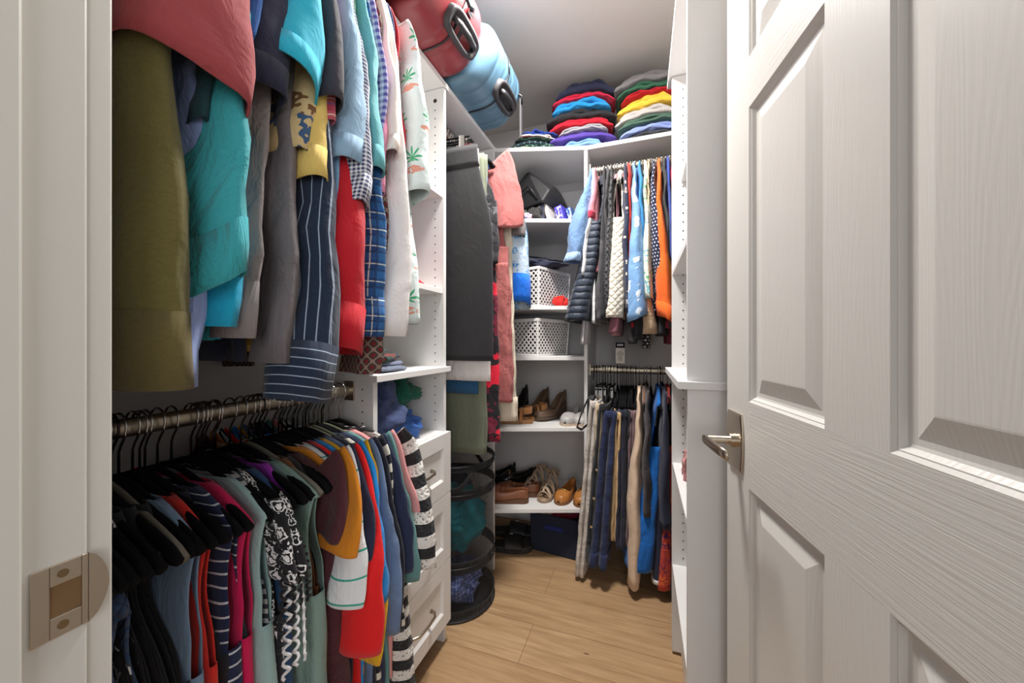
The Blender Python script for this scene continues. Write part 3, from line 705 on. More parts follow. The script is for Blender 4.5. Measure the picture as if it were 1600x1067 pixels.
U(.788, 'aloha_shirt', 'shirt', 'tee', pm, 'white aloha shirt printed with green palm trees and pink huts', 'palm print shirt', (.728, .788), 1.485, ws=.055, xe=-.485, L=.80, th=.030, wh=.28, col=pm, sk=dict(bulge=.1), bk=dict(flare=1.3, wavy=.012, sw=.225, lean=-.03))

# ================================================================ lower left rod
GL = 'tops on the lower left rod'
def remap(Y): return float(np.interp(Y, [.232, .306, .353, .372, .392, .434, .452, .482, .545, .8], [.268, .345, .395, .415, .445, .470, .495, .535, .583, .80]))
def Lo(Y, name, cat, kind, mat, label, short, cy=None, cz=.6, ws=.05, xe=-.52, L=.62, th=.013, wh=.205, sd=.075, cuff=None, col=None, sl_mat=None, sk=None, bk=None, hv=VELVET, hk=CHROME, extra=None, seed=None):
    Y = remap(Y)
    nk = .104 if Y < .59 else .085; dz = .078*(nk/.205)**1.35; sd = .086-dz
    b = dict(L=L, th=th, wh=wh, sd=sd, collar=col, neck=nk, z0=-.066-dz); b.update(bk or {})
    s = dict(z0=-.066-dz, xe=xe+.79, ze=cz-1.0, ws=ws, sd=sd)
    if cy: s.update(ns=(cy[1]-cy[0])/2, noff=(cy[0]+cy[1])/2-Y)
    if cuff: s['cuff'] = cuff
    s.update(sk or {})
    return garment(name, cat, kind, (-.79, Y, 1.0), 0, mat, label, short, GL, hk=hk, hv=hv, seed=seed or int(Y*1000)+50, body=b, sl=s, sl_mat=sl_mat, extra=extra)
T = dict(th=.018)
Lo(.232, 'quilted_vest', 'vest', 'tank', m((52, 74, 110), quilt=True, q=.018, wr=.3), 'slate blue quilted sleeveless vest, nearest on the lower left rod', 'slate blue quilted vest', bk=dict(sw=.225, wh=.235, strap=.19, th=.020, sd=.10, top=.008, thick=.004), L=.7)
Lo(.249, 'sleeveless_shirt', 'top', 'tank', m(BLK, 'floral', c2=(220, 220, 222), c3=(200, 200, 210), c4=(235, 235, 235), per=.035, duty=.5, ring=1), 'black top with a white floral shoulder, behind the slate vest', 'black floral top', bk=dict(strap=.16))
Lo(.262, 'sleeveless_shirt', 'top', 'tank', m((20, 20, 26)), 'plain black top second behind the slate blue vest', 'second black top', bk=dict(th=.010))
Lo(.276, 'sleeveless_shirt', 'top', 'tank', m((26, 28, 36)), 'ink black top with thick velvet hanger showing, left of the dusty blue top', 'ink black top', hv=VELVET, bk=dict(th=.010))
Lo(.290, 'sleeveless_shirt', 'top', 'tank', m((22, 22, 26)), 'soft black top touching the dusty blue sleeveless top', 'soft black top', hv=VELG, bk=dict(th=.010))
Lo(.306, 'sleeveless_shirt', 'top', 'tank', m((128, 156, 188), wr=.4), 'dusty light blue sleeveless top with open armhole', 'dusty blue top', bk=dict(strap=.20, th=.017))
Lo(.322, 'sleeveless_shirt', 'top', 'tank', m((222, 44, 34)), 'scarlet sleeveless top in a narrow strip left of the striped tank', 'scarlet top', bk=dict(th=.012, strap=.195, wh=.225))
Lo(.337, 'sleeveless_shirt', 'top', 'tank', m((26, 27, 40)), 'near-black tank directly left of the navy striped tank', 'near-black tank', bk=dict(th=.010))
st = m((32, 44, 82), 'hs', c2=(218, 222, 232), per=.020, duty=.16, wr=.4, wob=.02)
Lo(.353, 'striped_tank_shirt', 'top', 'tank', st, 'navy tank top with thin white stripes', 'navy striped tank', bk=dict(strap=.202, th=.022, wh=.225))
Lo(.372, 'sleeveless_shirt', 'top', 'tank', m((228, 24, 96), wr=.4), 'hot pink sleeveless top', 'hot pink top', bk=dict(strap=.204, th=.018, wh=.22))
Lo(.392, 'sleeveless_shirt', 'top', 'tank', m((172, 208, 208), wr=.4), 'pale aqua sleeveless top right of the hot pink one', 'pale aqua top', bk=dict(strap=.204, th=.020, wh=.23))
Lo(.408, 'striped_tank_shirt', 'top', 'tank', m((196, 196, 196), 'hs', c2=(52, 56, 70), per=.016, duty=.5), 'grey and charcoal striped top showing a sliver at the shoulder', 'grey striped top', bk=dict(strap=.175, th=.010))
Lo(.420, 'sleeveless_shirt', 'top', 'tank', m((24, 26, 36)), 'black top behind the pale aqua and striped tops', 'black top behind aqua', bk=dict(th=.012, wh=.21))
Lo(.446, 'blouse', 'blouse', 'tank', m((36, 72, 112), wr=.4), 'deep teal blue blouse with smooth shoulders left of the sage top', 'deep teal blouse', bk=dict(strap=.190, th=.018))
def frill(root, mat, seed):                                 # crochet frill strands on the aisle-side armhole
    for k in range(7):
        rs = np.random.RandomState(k+3); q = MB(); y = -.02+.0075*k; pts = []
        ln = .16+.12*rs.rand()
        for j in range(90):
            u = j/89; pts.append((.185+.050*math.sin(min(1, u*1.6)*1.5)-.006*k/6+.004*math.cos(j*.9), y*.8+.004*math.sin(j*.9+k)+.012*u*(k-3)/3, -.14-.02*k/6-ln*u))
        q.tube(pts, .0026, 6)
        q.build('frill', m((236, 236, 238) if k % 2 else (30, 30, 34), wr=.9), root, smooth=True)
    P = np.zeros((16, 40, 3))
    for i in range(16):
        for j in range(40):
            u = i/15; q_ = 2*PI*j/40
            P[i, j] = (.170+.050*u**.6+.010*math.sin(6*q_)*u+.03*math.cos(q_), .015*math.sin(q_)*(1+.4*math.sin(5*q_)), -.13-.13*u)
    grid('ruffle', P, mat, root, True, .002)
Lo(.430, 'lace_blouse', 'blouse', 'tank', m((26, 26, 30), 'floral', c2=(240, 240, 242), c3=(232, 232, 236), c4=(250, 250, 250), per=.022, duty=.5, ring=1, wr=1), 'black and white crochet lace blouse with hanging frills', 'black white lace blouse', bk=dict(strap=.18, th=.016), extra=frill)
Lo(.466, 'sleeveless_shirt', 'top', 'tank', m((158, 50, 176)), 'purple top peeking above the sage one', 'purple top', bk=dict(strap=.15, th=.008, wh=.17, sw=.18))
Lo(.482, 'sleeveless_blouse', 'blouse', 'tank', m((134, 162, 154), wr=.5), 'sage green sleeveless blouse with deep armhole and notched collar', 'sage blouse', bk=dict(strap=.212, th=.030, wh=.25, sw=.225))
Lo(.504, 'sleeveless_shirt', 'top', 'tank', m((116, 70, 36)), 'rust brown top on a grey hanger between the sage and maroon tops', 'rust brown top', hv=VELG, bk=dict(strap=.17, th=.010))
Lo(.518, 'sleeveless_shirt', 'top', 'tank', m((30, 28, 30)), 'black ruffled top left of the maroon blouse', 'black ruffled top', bk=dict(th=.014, strap=.18))
Lo(.545, 'draped_blouse', 'blouse', 'tee', m((82, 40, 48), wr=.9), 'maroon draped blouse with a cowl neck, the widest top on the lower rod', 'maroon draped blouse', (.540, .578), .76, ws=.045, xe=-.55, L=.78, bk=dict(th=.030, wh=.235, amp=.010), sk=dict(amp=.006))
Lo(.572, 'tee_shirt', 'shirt', 'tee', m((214, 132, 30), wr=.3), 'mustard orange tee with a smooth pointed sleeve', 'mustard orange tee', (.556, .590), .735, ws=.06, xe=-.515, L=.62)
Lo(.588, 'blouse', 'blouse', 'tee', m((232, 234, 236), 'hs', c2=(60, 170, 150), c3=(220, 60, 130), per=.045, duty=.08), 'white blouse cuff with thin green and pink stripes under the mustard sleeve', 'white striped blouse', (.560, .592), .625, ws=.045, xe=-.515, L=.62)
Lo(.598, 'tee_shirt', 'shirt', 'tee', m((36, 40, 66)), 'navy tee with a pointed sleeve over the azure sleeve', 'pointed navy tee', (.592, .628), .70, ws=.055, xe=-.52, L=.5)
Lo(.612, 'long_sleeve_jersey', 'top', 'long', m((226, 26, 30), wr=.3), 'vivid red top with a wide flat sleeve hanging low', 'vivid red top', (.575, .632), .515, ws=.065, xe=-.50, L=.66, sk=dict(bulge=-.1))
Lo(.630, 'tee_shirt', 'shirt', 'tee', m((24, 136, 214), wr=.4), 'azure blue jacket-style top with a folded sleeve', 'azure blue top', (.605, .660), .60, ws=.055, xe=-.505, L=.66, sk=dict(fold=.005))
Lo(.646, 'long_sleeve_jersey', 'top', 'long', m((226, 170, 20)), 'golden yellow top with loose tie ends below the red sleeve', 'golden yellow top', (.620, .650), .47, ws=.035, xe=-.515, L=.6, sk=dict(pinch=.5, amp=.008))
Lo(.664, 'long_sleeve_shirt', 'shirt', 'long', m((108, 130, 164), 'mel', c2=(88, 110, 146)), 'denim grey-blue shirt with a long sleeve right of the azure top', 'denim grey-blue shirt', (.645, .695), .505, ws=.055, xe=-.505, L=.62)
Lo(.684, 'long_sleeve_jersey', 'top', 'long', m((28, 30, 44)), 'blackish navy long-sleeved top right of the denim shirt', 'blackish navy top', (.678, .712), .50, ws=.05, xe=-.515, L=.80, hv=VELG)
Lo(.702, 'striped_jersey', 'top', 'long', m((28, 30, 42), 'hs', c2=(226, 222, 210), per=.034, duty=.5), 'cream and black striped top whose hem shows under the denim sleeve', 'cream striped top', (.700, .725), .47, ws=.04, xe=-.525, L=.58, hv=VELO)
Lo(.718, 'dress', 'dress', 'long', m((34, 44, 74), wr=.3), 'deep navy dress with sleeve right of the blackish top', 'deep navy dress', (.715, .752), .60, ws=.055, xe=-.51, L=.86)
Lo(.738, 'long_sleeve_jersey', 'top', 'long', m((104, 150, 150), 'mel', c2=(86, 130, 132)), 'muted teal three-quarter sleeved top left of the pink one', 'muted teal top', (.752, .786), .565, ws=.05, xe=-.51, L=.62, hv=VELO)
Lo(.760, 'long_sleeve_jersey', 'top', 'long', m((220, 152, 152), wr=.3), 'rose pink top right of the muted teal one', 'rose pink top', (.768, .800), .622, ws=.045, xe=-.51, L=.60)
cro = m((34, 33, 36), 'crochet', c2=(226, 222, 216), per=.052, wr=1)
Lo(.800, 'crochet_cardigan', 'cardigan', 'long', cro, 'black and white striped crochet cardigan beside the drawers', 'striped crochet cardigan', (.772, .822), .585, ws=.06, xe=-.485, L=.84, bk=dict(th=.026, wh=.235, sw=.215, thick=.004), sk=dict(amp=.006, thick=.004, bulge=.3, pinch=.4))
# spare hangers crowded between the tops
rs = random.Random(4)
near = ['slate vest', 'black floral top', 'dusty blue top', 'scarlet top', 'striped tank', 'pale aqua top', 'teal blouse', 'sage blouse', 'maroon blouse', 'azure top', 'denim shirt', 'navy dress']
for k, (Y, nm) in enumerate(zip((.240, .255, .299, .329, None, None, .442, None, .531, .637, .675, .727), near)):
    if Y is None: continue
    put_hanger((-.79+rs.uniform(-.004, .004), remap(Y), 1.0), rs.uniform(-.05, .05), 'empty black velvet hanger pushed in against the %s' % nm, GL+' hangers', 'arm', DARKH if k % 3 else CHROME, VELVET)

for k, Y in enumerate((.212, .222, .233, .245, .256)):
    put_hanger((-.79, Y, 1.0), rs.uniform(-.05, .05), 'empty black velvet hanger crowded between the door jamb and the slate blue vest', GL+' hangers', 'arm', DARKH, VELVET)
# ================================================================ long hanging section
GS = 'clothes beside the drawer tower'
def S(Y, name, cat, kind, mat, label, short, **k): return garment(name, cat, kind, (-.79, Y, 2.03), 0, mat, label, short, GS, seed=int(Y*999), **k)
def only(fn): return lambda root, mat, seed: fn(root, mat, seed)
bs = m((33, 32, 34), wr=.12, weave=.4, yarn=.2)
def skirt(z0, z1, w0, w1, t, xo=.04, band=None):
    def f(root, mat, seed):
        P = np.zeros((40, 56, 3)); q = 2*PI*np.arange(56)/56
        for i in range(40):
            u = i/39; w = w0+(w1-w0)*float(sstep(0, .45, u)); b = t*(.55+.45*float(sstep(0, .3, u))); cx, sx = np.cos(q), np.sin(q)
            X = w*np.sign(cx)*np.abs(cx)**.7; Y = b*np.sign(sx)*np.abs(sx)**.6+.004*np.sin(X*30+u)*u
            P[i, :, 0] = X+xo; P[i, :, 1] = Y; P[i, :, 2] = z0+(z1-z0)*u
        grid('skirt_panel', P, mat, root, True, .002)
        if band: 
            Q = P[:5].copy(); c0 = Q.mean(axis=1, keepdims=True); Q = c0+(Q-c0)*[1.01, 1.25, 1]; grid('waistband', Q, band, root, True, .002)
            z = MB(); z.tube([P[4, 40], P[16, 40]+np.array((0, -.002, 0))], .0012, 6); z.build('yoke_seam', m((70, 68, 68)), root)
    return f
S(1.300, 'skirt', 'skirt', 'skirt', bs, 'long black pencil skirt in front of the other hanging clothes', 'black pencil skirt', hkind='clip', extra=skirt(-.125, -.965, .150, .215, .012, .035, bs))
S(1.325, 'skirt', 'skirt', 'skirt', m((228, 220, 218)), 'white skirt whose hem shows under the black pencil skirt', 'white skirt', hkind='clip', extra=skirt(-.13, -1.045, .15, .20, .010, .03))
S(1.345, 'jeans', 'trousers', 'skirt', m((38, 84, 122)), 'blue jeans folded below the white hem', 'blue jeans', hkind='clip', extra=skirt(-.13, -1.10, .12, .17, .010, 0))
S(1.370, 'trousers', 'trousers', 'skirt', m((112, 118, 100), wr=.3), 'khaki green wide trousers hanging below the white skirt', 'khaki trousers', hkind='clip',
  extra=lambda r, mt, s: [tube_leg(r, mt, 'trouser_leg', .13, .13, .009, .011, -.13, -1.345, xo=.06+.004*i, yo=-.008+.014*i, seed=s+i) for i in (0, 1)])
S(1.395, 'blouse', 'blouse', 'tank', m((30, 30, 34), 'floral', c2=(60, 60, 66), c3=(90, 90, 95), c4=(46, 46, 52), per=.03, duty=.5, wr=1), 'black lacy blouse squeezed behind the pencil skirt', 'black lacy blouse', body=dict(L=.5, th=.016, strap=.2, sw=.235, wh=.23, amp=.01))
S(1.412, 'dress', 'dress', 'tank', m((54, 120, 196), 'floral', c2=(230, 235, 245), c3=(22, 32, 90), c4=(240, 240, 250), per=.03, duty=.45), 'blue and white floral dress strip behind the black lacy blouse', 'blue floral dress', body=dict(L=.75, th=.010, strap=.2))
S(1.428, 'dress', 'dress', 'tank', m((28, 24, 30), 'floral', c2=(206, 24, 52), c3=(228, 30, 60), c4=(110, 24, 50), per=.09, duty=.5), 'red and black floral dress reaching down to the laundry hamper', 'red floral dress', body=dict(L=1.24, th=.014, wh=.23, sw=.22, strap=.17))
sa = m((166, 94, 92), wr=.5)
def jump(root, mat, seed):
    for i in (0, 1): tube_leg(root, mat, 'trouser_leg', .10, .10, .014, .020, -.56, -1.145, xo=.155, yo=-.012+.026*i, seed=seed+i, xl=.02)
    P = np.zeros((9, 48, 3)); q = 2*PI*np.arange(48)/48
    for i in range(9):
        P[i, :, 0] = .15+.106*np.cos(q); P[i, :, 1] = (.026+.004*math.sin(i*PI/2*2.0+.5)*(1 if i % 2 else -1))*np.sin(q); P[i, :, 2] = -.49-.010*i
    grid('gathered_waist', P, mat, root, True, .002)
S(1.462, 'jumpsuit', 'jumpsuit', 'tee', sa, 'salmon pink jumpsuit with wide sleeve, gathered waist and long leg', 'salmon jumpsuit', body=dict(L=.50, th=.018, sw=.235, wh=.25, sd=.10, waist=.02),
  sl=dict(xe=.315, ze=-.40, ws=.072, ns=.040, noff=.0, slant=-.02, w0=.09, sw=.235, sd=.10), extra=jump)
S(1.492, 'dress', 'dress', 'tank', m((26, 26, 28)), 'long black dress in the strip right of the salmon jumpsuit', 'long black dress', body=dict(L=.98, th=.014, wh=.235, sw=.225, strap=.18))
S(1.515, 'trousers', 'trousers', 'skirt', m((206, 192, 170), 'gingham', c2=(226, 214, 196), per=.008, wr=.4), 'beige checked trousers showing below the salmon leg', 'beige checked trousers', hkind='clip',
  extra=lambda r, mt, s: [tube_leg(r, mt, 'trouser_leg', .10, .10, .009, .013, -.13, -1.235, xo=.145, yo=-.008+.016*i, seed=s+i, xl=.025, cuff=(5, mt)) for i in (0, 1)])
gy = m((30, 30, 33)); S(1.538, 'tee_shirt', 'shirt', 'tee', gy, 'black top with a grey sleeve band right of the salmon sleeve', 'black grey-banded top', body=dict(L=.6, th=.012, sd=.11),
  sl=dict(xe=.305, ze=-.425, ws=.055, ns=.026, sd=.11, cuff=(.06, m((120, 114, 114)))))
S(1.565, 'blouse', 'blouse', 'long', m((196, 216, 236), 'floral', c2=(48, 124, 200), c3=(70, 150, 215), c4=(90, 160, 220), per=.045, duty=.42, ring=1, wr=.5), 'pale blue floral blouse with a bright blue border at its hem', 'bordered blue blouse',
  body=dict(L=.62, th=.016), sl=dict(xe=.315, ze=-.725, ws=.06, ns=.055, noff=.035, slant=.015, cuff=(.12, m((24, 112, 226)))))
S(1.590, 'tee_shirt', 'shirt', 'tee', m((28, 76, 104)), 'petrol blue tee sleeve left of the corner shelf', 'petrol tee', body=dict(L=.6, th=.010, sd=.11), sl=dict(xe=.30, ze=-.445, ws=.045, ns=.018, noff=.015, sd=.11))
S(1.612, 'trousers', 'trousers', 'skirt', m((216, 204, 186), wr=.3), 'cream trousers strip at the far end before the corner shelf', 'cream trousers', hkind='clip',
  extra=lambda r, mt, s: [tube_leg(r, mt, 'trouser_leg', .10, .09, .008, .010, -.13, -1.1, xo=.12, yo=-.008+.016*i, seed=s+i) for i in (0, 1)])
S(1.635, 'dress', 'dress', 'tank', m((30, 30, 34)), 'black dress last on the rod before the corner shelf', 'last black dress', body=dict(L=.9, th=.010))

# ================================================================ upper back rod
GB = 'clothes on the upper back rod'
def B(X, name, cat, kind, mat, label, short, cx=None, cz=1.5, ye=1.715, ws=.05, L=.66, th=.012, wh=.20, sd=.09, cuff=None, col=None, sk=None, bk=None, extra=None, sl_mat=None, seed=None, hv=VELVET):
    b = dict(L=L, th=th, wh=wh, sd=sd, collar=col); b.update(bk or {})
    s = dict(xe=1.96-ye, ze=cz-2.035, ws=ws, sd=sd)
    if cx: s.update(ns=(cx[1]-cx[0])/2, noff=(cx[0]+cx[1])/2-X)
    if cuff: s['cuff'] = cuff
    s.update(sk or {})
    return garment(name, cat, kind, (X, 1.96, 2.035), -PI/2, mat, label, short, GB, body=b, sl=s, sl_mat=sl_mat, extra=extra, seed=seed or int((X+1)*1000), hv=hv)
dn = m((124, 158, 200), 'mel', c2=(98, 130, 176), wr=.8)
B(-.232, 'denim_blouse', 'blouse', 'long', dn, 'light denim blouse with a puffed ruffled sleeve hanging past the divider', 'light denim blouse', (-.345, -.265), 1.52, ws=.06, ye=1.70, L=.70, bk=dict(lean=-.085, th=.016), sk=dict(bulge=.5, amp=.006, pinch=.2), cuff=(.04, m((150, 178, 214), wr=1)))
B(-.218, 'blouse', 'blouse', 'long', m((232, 232, 234)), 'white blouse strip between the denim sleeve and the puffer vest', 'white blouse strip', (-.262, -.245), 1.45, ye=1.72, ws=.03, L=.74)
B(-.205, 'tee_shirt', 'shirt', 'tee', m((222, 138, 152)), 'pink tee with a cuffed sleeve just right of the divider', 'cuffed pink tee', (-.262, -.215), 1.72, ye=1.73, L=.5, cuff=(.035, m((176, 50, 74))))
B(-.188, 'puffer_vest', 'vest', 'tank', m((34, 46, 64), puff=.032, wr=.4, rough=.5, spec=.4), 'dark navy puffer vest with horizontal quilting, lowest left on the upper back rod', 'navy puffer vest', L=.73, bk=dict(lean=-.095, th=.046, wh=.24, strap=.19, sw=.23, top=.010, thick=.006, tilt=-.10, flare=1.35),
  extra=lambda r, mt, s: (lambda q: (q.box(.22, .226, -.135, -.115, -.797, -.790), q.build('care_tag', m((230, 230, 230)), r)))(MB()))
B(-.165, 'zip_jacket', 'jacket', 'long', m((34, 34, 38)), 'black zip jacket between the navy and cream vests', 'black zip jacket', (-.182, -.142), 1.24, ye=1.705, ws=.045, L=.72)
B(-.150, 'zip_jacket', 'jacket', 'long', m((70, 68, 72), wr=.5), 'charcoal jacket with a long sleeve, right of the puffer vest', 'charcoal jacket', (-.205, -.165), 1.225, ye=1.71, ws=.045, L=.72)
B(-.134, 'quilted_jacket', 'jacket', 'long', m((52, 52, 55), quilt=True, q=.03, rough=.5, spec=.35), 'black quilted jacket sleeve touching the cream vest', 'black quilted jacket', (-.168, -.128), 1.28, ye=1.70, ws=.05, L=.74)
B(-.122, 'blouse', 'blouse', 'tank', m((206, 150, 160)), 'mauve pink top in a slim strip left of the cream vest', 'mauve pink top', bk=dict(strap=.19, th=.014, wh=.2), L=.80)
B(-.102, 'quilted_vest', 'vest', 'tank', m((230, 222, 206), quilt=True, q=.032, wr=.4), 'cream quilted vest with diamond stitching', 'cream quilted vest', L=.72, bk=dict(th=.040, wh=.255, strap=.19, sw=.24, top=.010, thick=.006, lean=-.025, flare=1.15), hv=VELG,
  col=m((236, 228, 212)))
nf = m((42, 48, 72), 'floral', c2=(220, 190, 180), c3=(230, 230, 226), c4=(240, 220, 200), per=.055, duty=.28, ring=1)
B(-.072, 'floral_blouse', 'blouse', 'long', nf, 'dark navy blouse with scattered white blossoms, right of the cream vest', 'navy blossom blouse', (-.076, -.040), 1.27, ye=1.72, ws=.055, L=.66, th=.016)
B(-.055, 'tee_shirt', 'shirt', 'long', m((206, 52, 42)), 'red top in a narrow strip left of the light blue floral sleeve', 'narrow red top', (-.060, -.048), 1.25, ye=1.74, ws=.03, L=.7)
lf = m((122, 166, 214), 'floral', c2=(232, 236, 242), c3=(240, 240, 244), c4=(214, 226, 240), per=.075, duty=.36, wr=.5)
B(-.034, 'floral_blouse', 'blouse', 'long', lf, 'light blue blouse with large white flowers and a wide cuff', 'light blue floral blouse', (-.052, .034), 1.245, ye=1.69, ws=.06, L=.62, col=lf, sk=dict(slant=-.018, bulge=-.1))
B(-.012, 'long_sleeve_shirt', 'shirt', 'long', m((58, 138, 200), wr=.3), 'plain cerulean blue shirt right of the light blue floral blouse', 'cerulean shirt', (-.006, .018), 1.50, ye=1.73, ws=.05, L=.7, th=.014)
B(.012, 'floral_blouse', 'blouse', 'long', m((226, 226, 208), 'floral', c2=(96, 160, 110), c3=(206, 212, 120), c4=(120, 180, 190), per=.07, duty=.42, ring=1), 'cream blouse with green and yellow circular print', 'green print blouse', (.014, .048), 1.33, ye=1.70, ws=.05, L=.7, hv=VELG)
B(.026, 'blouse', 'blouse', 'long', m((206, 180, 148), 'floral', c2=(60, 60, 48), c3=(70, 76, 60), c4=(120, 110, 80), per=.045, duty=.2, ring=1), 'beige blouse with dark reed print showing at its long cuff', 'beige reed print blouse', (-.020, .060), 1.175, ye=1.735, ws=.055, L=.84, sk=dict(slant=0, bulge=-.75))
pd = m((32, 38, 70), 'dots', c2=(226, 228, 236), per=.015, duty=.42)
B(.044, 'polka_dot_blouse', 'blouse', 'long', pd, 'navy polka dot blouse with a gathered sleeve', 'polka dot blouse', (.048, .096), 1.34, ye=1.71, ws=.05, L=.7, sk=dict(pinch=.5, bulge=.3))
og = m((238, 106, 34), wr=.3)
B(.066, 'long_sleeve_jersey', 'top', 'long', og, 'bright orange top with a wide folded sleeve', 'bright orange top', (.070, .138), 1.235, ye=1.70, ws=.06, L=.66, th=.014, cuff=(.09, og), sk=dict(slant=.02))
B(.090, 'blouse', 'blouse', 'long', m((60, 62, 62)), 'charcoal blouse behind the orange sleeve', 'charcoal blouse', (.100, .125), 1.2, ye=1.73, L=.72)
B(.108, 'blouse', 'blouse', 'long', m((58, 78, 160)), 'royal blue blouse near the right tower', 'royal blue blouse', (.110, .128), 1.5, ye=1.72, ws=.05, L=.7)
B(.124, 'blouse', 'blouse', 'long', m((164, 30, 66), wr=.5), 'crimson magenta blouse with a low hem beside the right tower', 'magenta blouse', (.098, .130), 1.2, ye=1.76, ws=.05, L=.84)
B(.144, 'blouse', 'blouse', 'long', m((150, 196, 70)), 'lime green blouse, last visible beside the right tower', 'lime green blouse', (.130, .150), 1.4, ye=1.72, ws=.045, L=.6)
B(-.088, 'blouse', 'blouse', 'tank', m((150, 96, 110)), 'dusty mauve top whose hem shows under the cream vest', 'dusty mauve hem top', L=.79, bk=dict(th=.022, wh=.24, lean=-.035))
B(-.0, 'dress', 'dress', 'tank', m((22, 22, 26)), 'black dress with its hem under the light blue floral blouse', 'black hem dress', L=.82, bk=dict(th=.024, wh=.22, lean=-.02))
B(.035, 'dress', 'dress', 'tank', m((24, 24, 28), 'dots', c2=(226, 226, 226), per=.015, duty=.4), 'black dress with white dots at the hem, above the lower rod', 'dotted black dress', L=.86, bk=dict(th=.012, wh=.21, lean=-.02))
B(-.045, 'dress', 'dress', 'tank', m((30, 28, 32), 'floral', c2=(190, 24, 40), c3=(230, 220, 220), c4=(150, 20, 30), per=.09, duty=.3), 'black dress with red and white motif low under the blossom blouse', 'red motif dress', L=.84, bk=dict(th=.016, wh=.21))
B(.085, 'dress', 'dress', 'tank', m((26, 26, 30)), 'black dress under the orange sleeve', 'black dress under orange', L=.80, bk=dict(th=.02, wh=.2))

# ================================================================ lower back rod
GT = 'trousers and coats on the lower back rod'
def legs(w0=.115, w1=.10, t=.013, z0=-.13, z1=-.9, xo=.13, lean=0.0, cuff=None, waist=None, rivets=False, xl=0.0):
    def f(root, mat, seed):
        for i in (0, 1):
            o = tube_leg(root, mat, 'trouser_leg', w0, w1, t*.8, t, z0, z1, xo=xo, yo=-t*.8+t*1.7*i, lean=lean, seed=seed+i, amp=.003, xl=xl, cuff=cuff)
        P = np.zeros((4, 36, 3)); q = 2*PI*np.arange(36)/36
        for i in range(4): P[i, :, 0] = xo+(w0+.004)*np.cos(q); P[i, :, 1] = (t*2.0)*np.sin(q); P[i, :, 2] = z0+.004-.012*i
        grid('waistband', P, waist or mat, root, True, .002)
        if rivets:
            for k in range(3):
                q = MB(); z = z0+(z1-z0)*(.45+.2*k); q.disc((xo+w0+.006, lean*(.45+.2*k), z), (1, 0, 0), .006, 12, 0, .002); q.build('snap_button', CHROME, root)
    return f
def D(X, name, cat, kind, mat, label, short, **k): return garment(name, cat, kind, (X, 1.96, .993), -PI/2, mat, label, short, GT, seed=int((X+1)*900), **k)
lc = m((206, 198, 190), 'floral', c2=(176, 168, 162), c3=(230, 226, 220), c4=(160, 152, 148), per=.016, duty=.4, ring=1, wr=.6)
D(-.212, 'lace_trousers', 'trousers', 'trousers', lc, 'off-white lace trousers nearly touching the floor beside the divider', 'lace trousers', hkind='clip', extra=legs(.11, .09, .014, -.13, -.968, .125, -.068))
D(-.190, 'trousers', 'trousers', 'trousers', m((214, 196, 164), wr=.5), 'light sand trousers between the lace and black pairs', 'sand trousers', hkind='clip', extra=legs(.11, .09, .010, -.14, -.62, .125, -.02))
D(-.168, 'trousers', 'trousers', 'trousers', m((34, 36, 40)), 'black trousers with round metal snaps down the leg', 'black snap trousers', hkind='clip', extra=legs(.12, .10, .013, -.14, -.80, .125, -.062, rivets=True))
D(-.196, 'jeans', 'trousers', 'trousers', m((108, 116, 130)), 'grey-blue jeans showing only at the hem behind the lace trousers', 'grey-blue jeans', hkind='clip', extra=legs(.10, .09, .010, -.14, -.90, .11, -.042))
cg = m((38, 48, 84), wr=.9)
D(-.138, 'cargo_trousers', 'trousers', 'trousers', cg, 'navy blue cargo trousers with a creased flared hem', 'navy cargo trousers', hkind='clip', extra=legs(.12, .13, .022, -.17, -.885, .125, -.055, cuff=(5, cg)))
D(-.104, 'trousers', 'trousers', 'trousers', m((214, 182, 136), wr=.4), 'camel tan trousers draped over a hanger', 'camel trousers', extra=legs(.11, .09, .011, -.175, -.77, .12, -.022))
D(-.084, 'trousers', 'trousers', 'trousers', m((30, 32, 56)), 'dark navy dress trousers right of the camel ones', 'dark navy trousers', extra=legs(.11, .10, .012, -.165, -.80, .12, -.012))
D(-.064, 'trousers', 'trousers', 'trousers', m((26, 28, 40)), 'black-blue trousers left of the mauve pair', 'black-blue trousers', extra=legs(.11, .10, .010, -.165, -.78, .12))
D(-.044, 'trousers', 'trousers', 'trousers', m((122, 98, 104)), 'mauve grey trousers left of the cream cardigan', 'mauve trousers', extra=legs(.11, .10, .011, -.165, -.78, .12, -.012))
D(-.014, 'long_cardigan', 'cardigan', 'long', m((232, 206, 180), 'mel', c2=(218, 190, 164), wr=.3), 'long cream cardigan whose sleeve hangs almost to the floor', 'cream cardigan', body=dict(L=.85, th=.018, wh=.19, sw=.205, lean=-.02),
  sl=dict(xe=.262, ze=-.945, ws=.06, ns=.024, noff=-.03, bulge=.45, amp=.003))
D(.020, 'long_coat', 'coat', 'long', m((66, 60, 64)), 'charcoal long coat right of the cream cardigan', 'charcoal long coat', body=dict(L=.80, th=.020, wh=.21), sl=dict(xe=.255, ze=-.62, ws=.055, ns=.020, noff=0))
D(.008, 'velvet_blouse', 'top', 'tank', m((110, 62, 34), sheen=.5), 'rust brown velvet shoulder peeking beside the cream cardigan', 'rust velvet top', body=dict(L=.3, th=.012, strap=.19))
D(.072, 'long_coat', 'coat', 'tank', m((20, 104, 190), wr=.4), 'cobalt blue long robe flaring to the left at its hem', 'cobalt robe', body=dict(L=.80, th=.040, wh=.255, sw=.225, strap=.19, lean=-.085, flare=1.8, amp=.003))
npip = m((38, 42, 66), wr=.3)
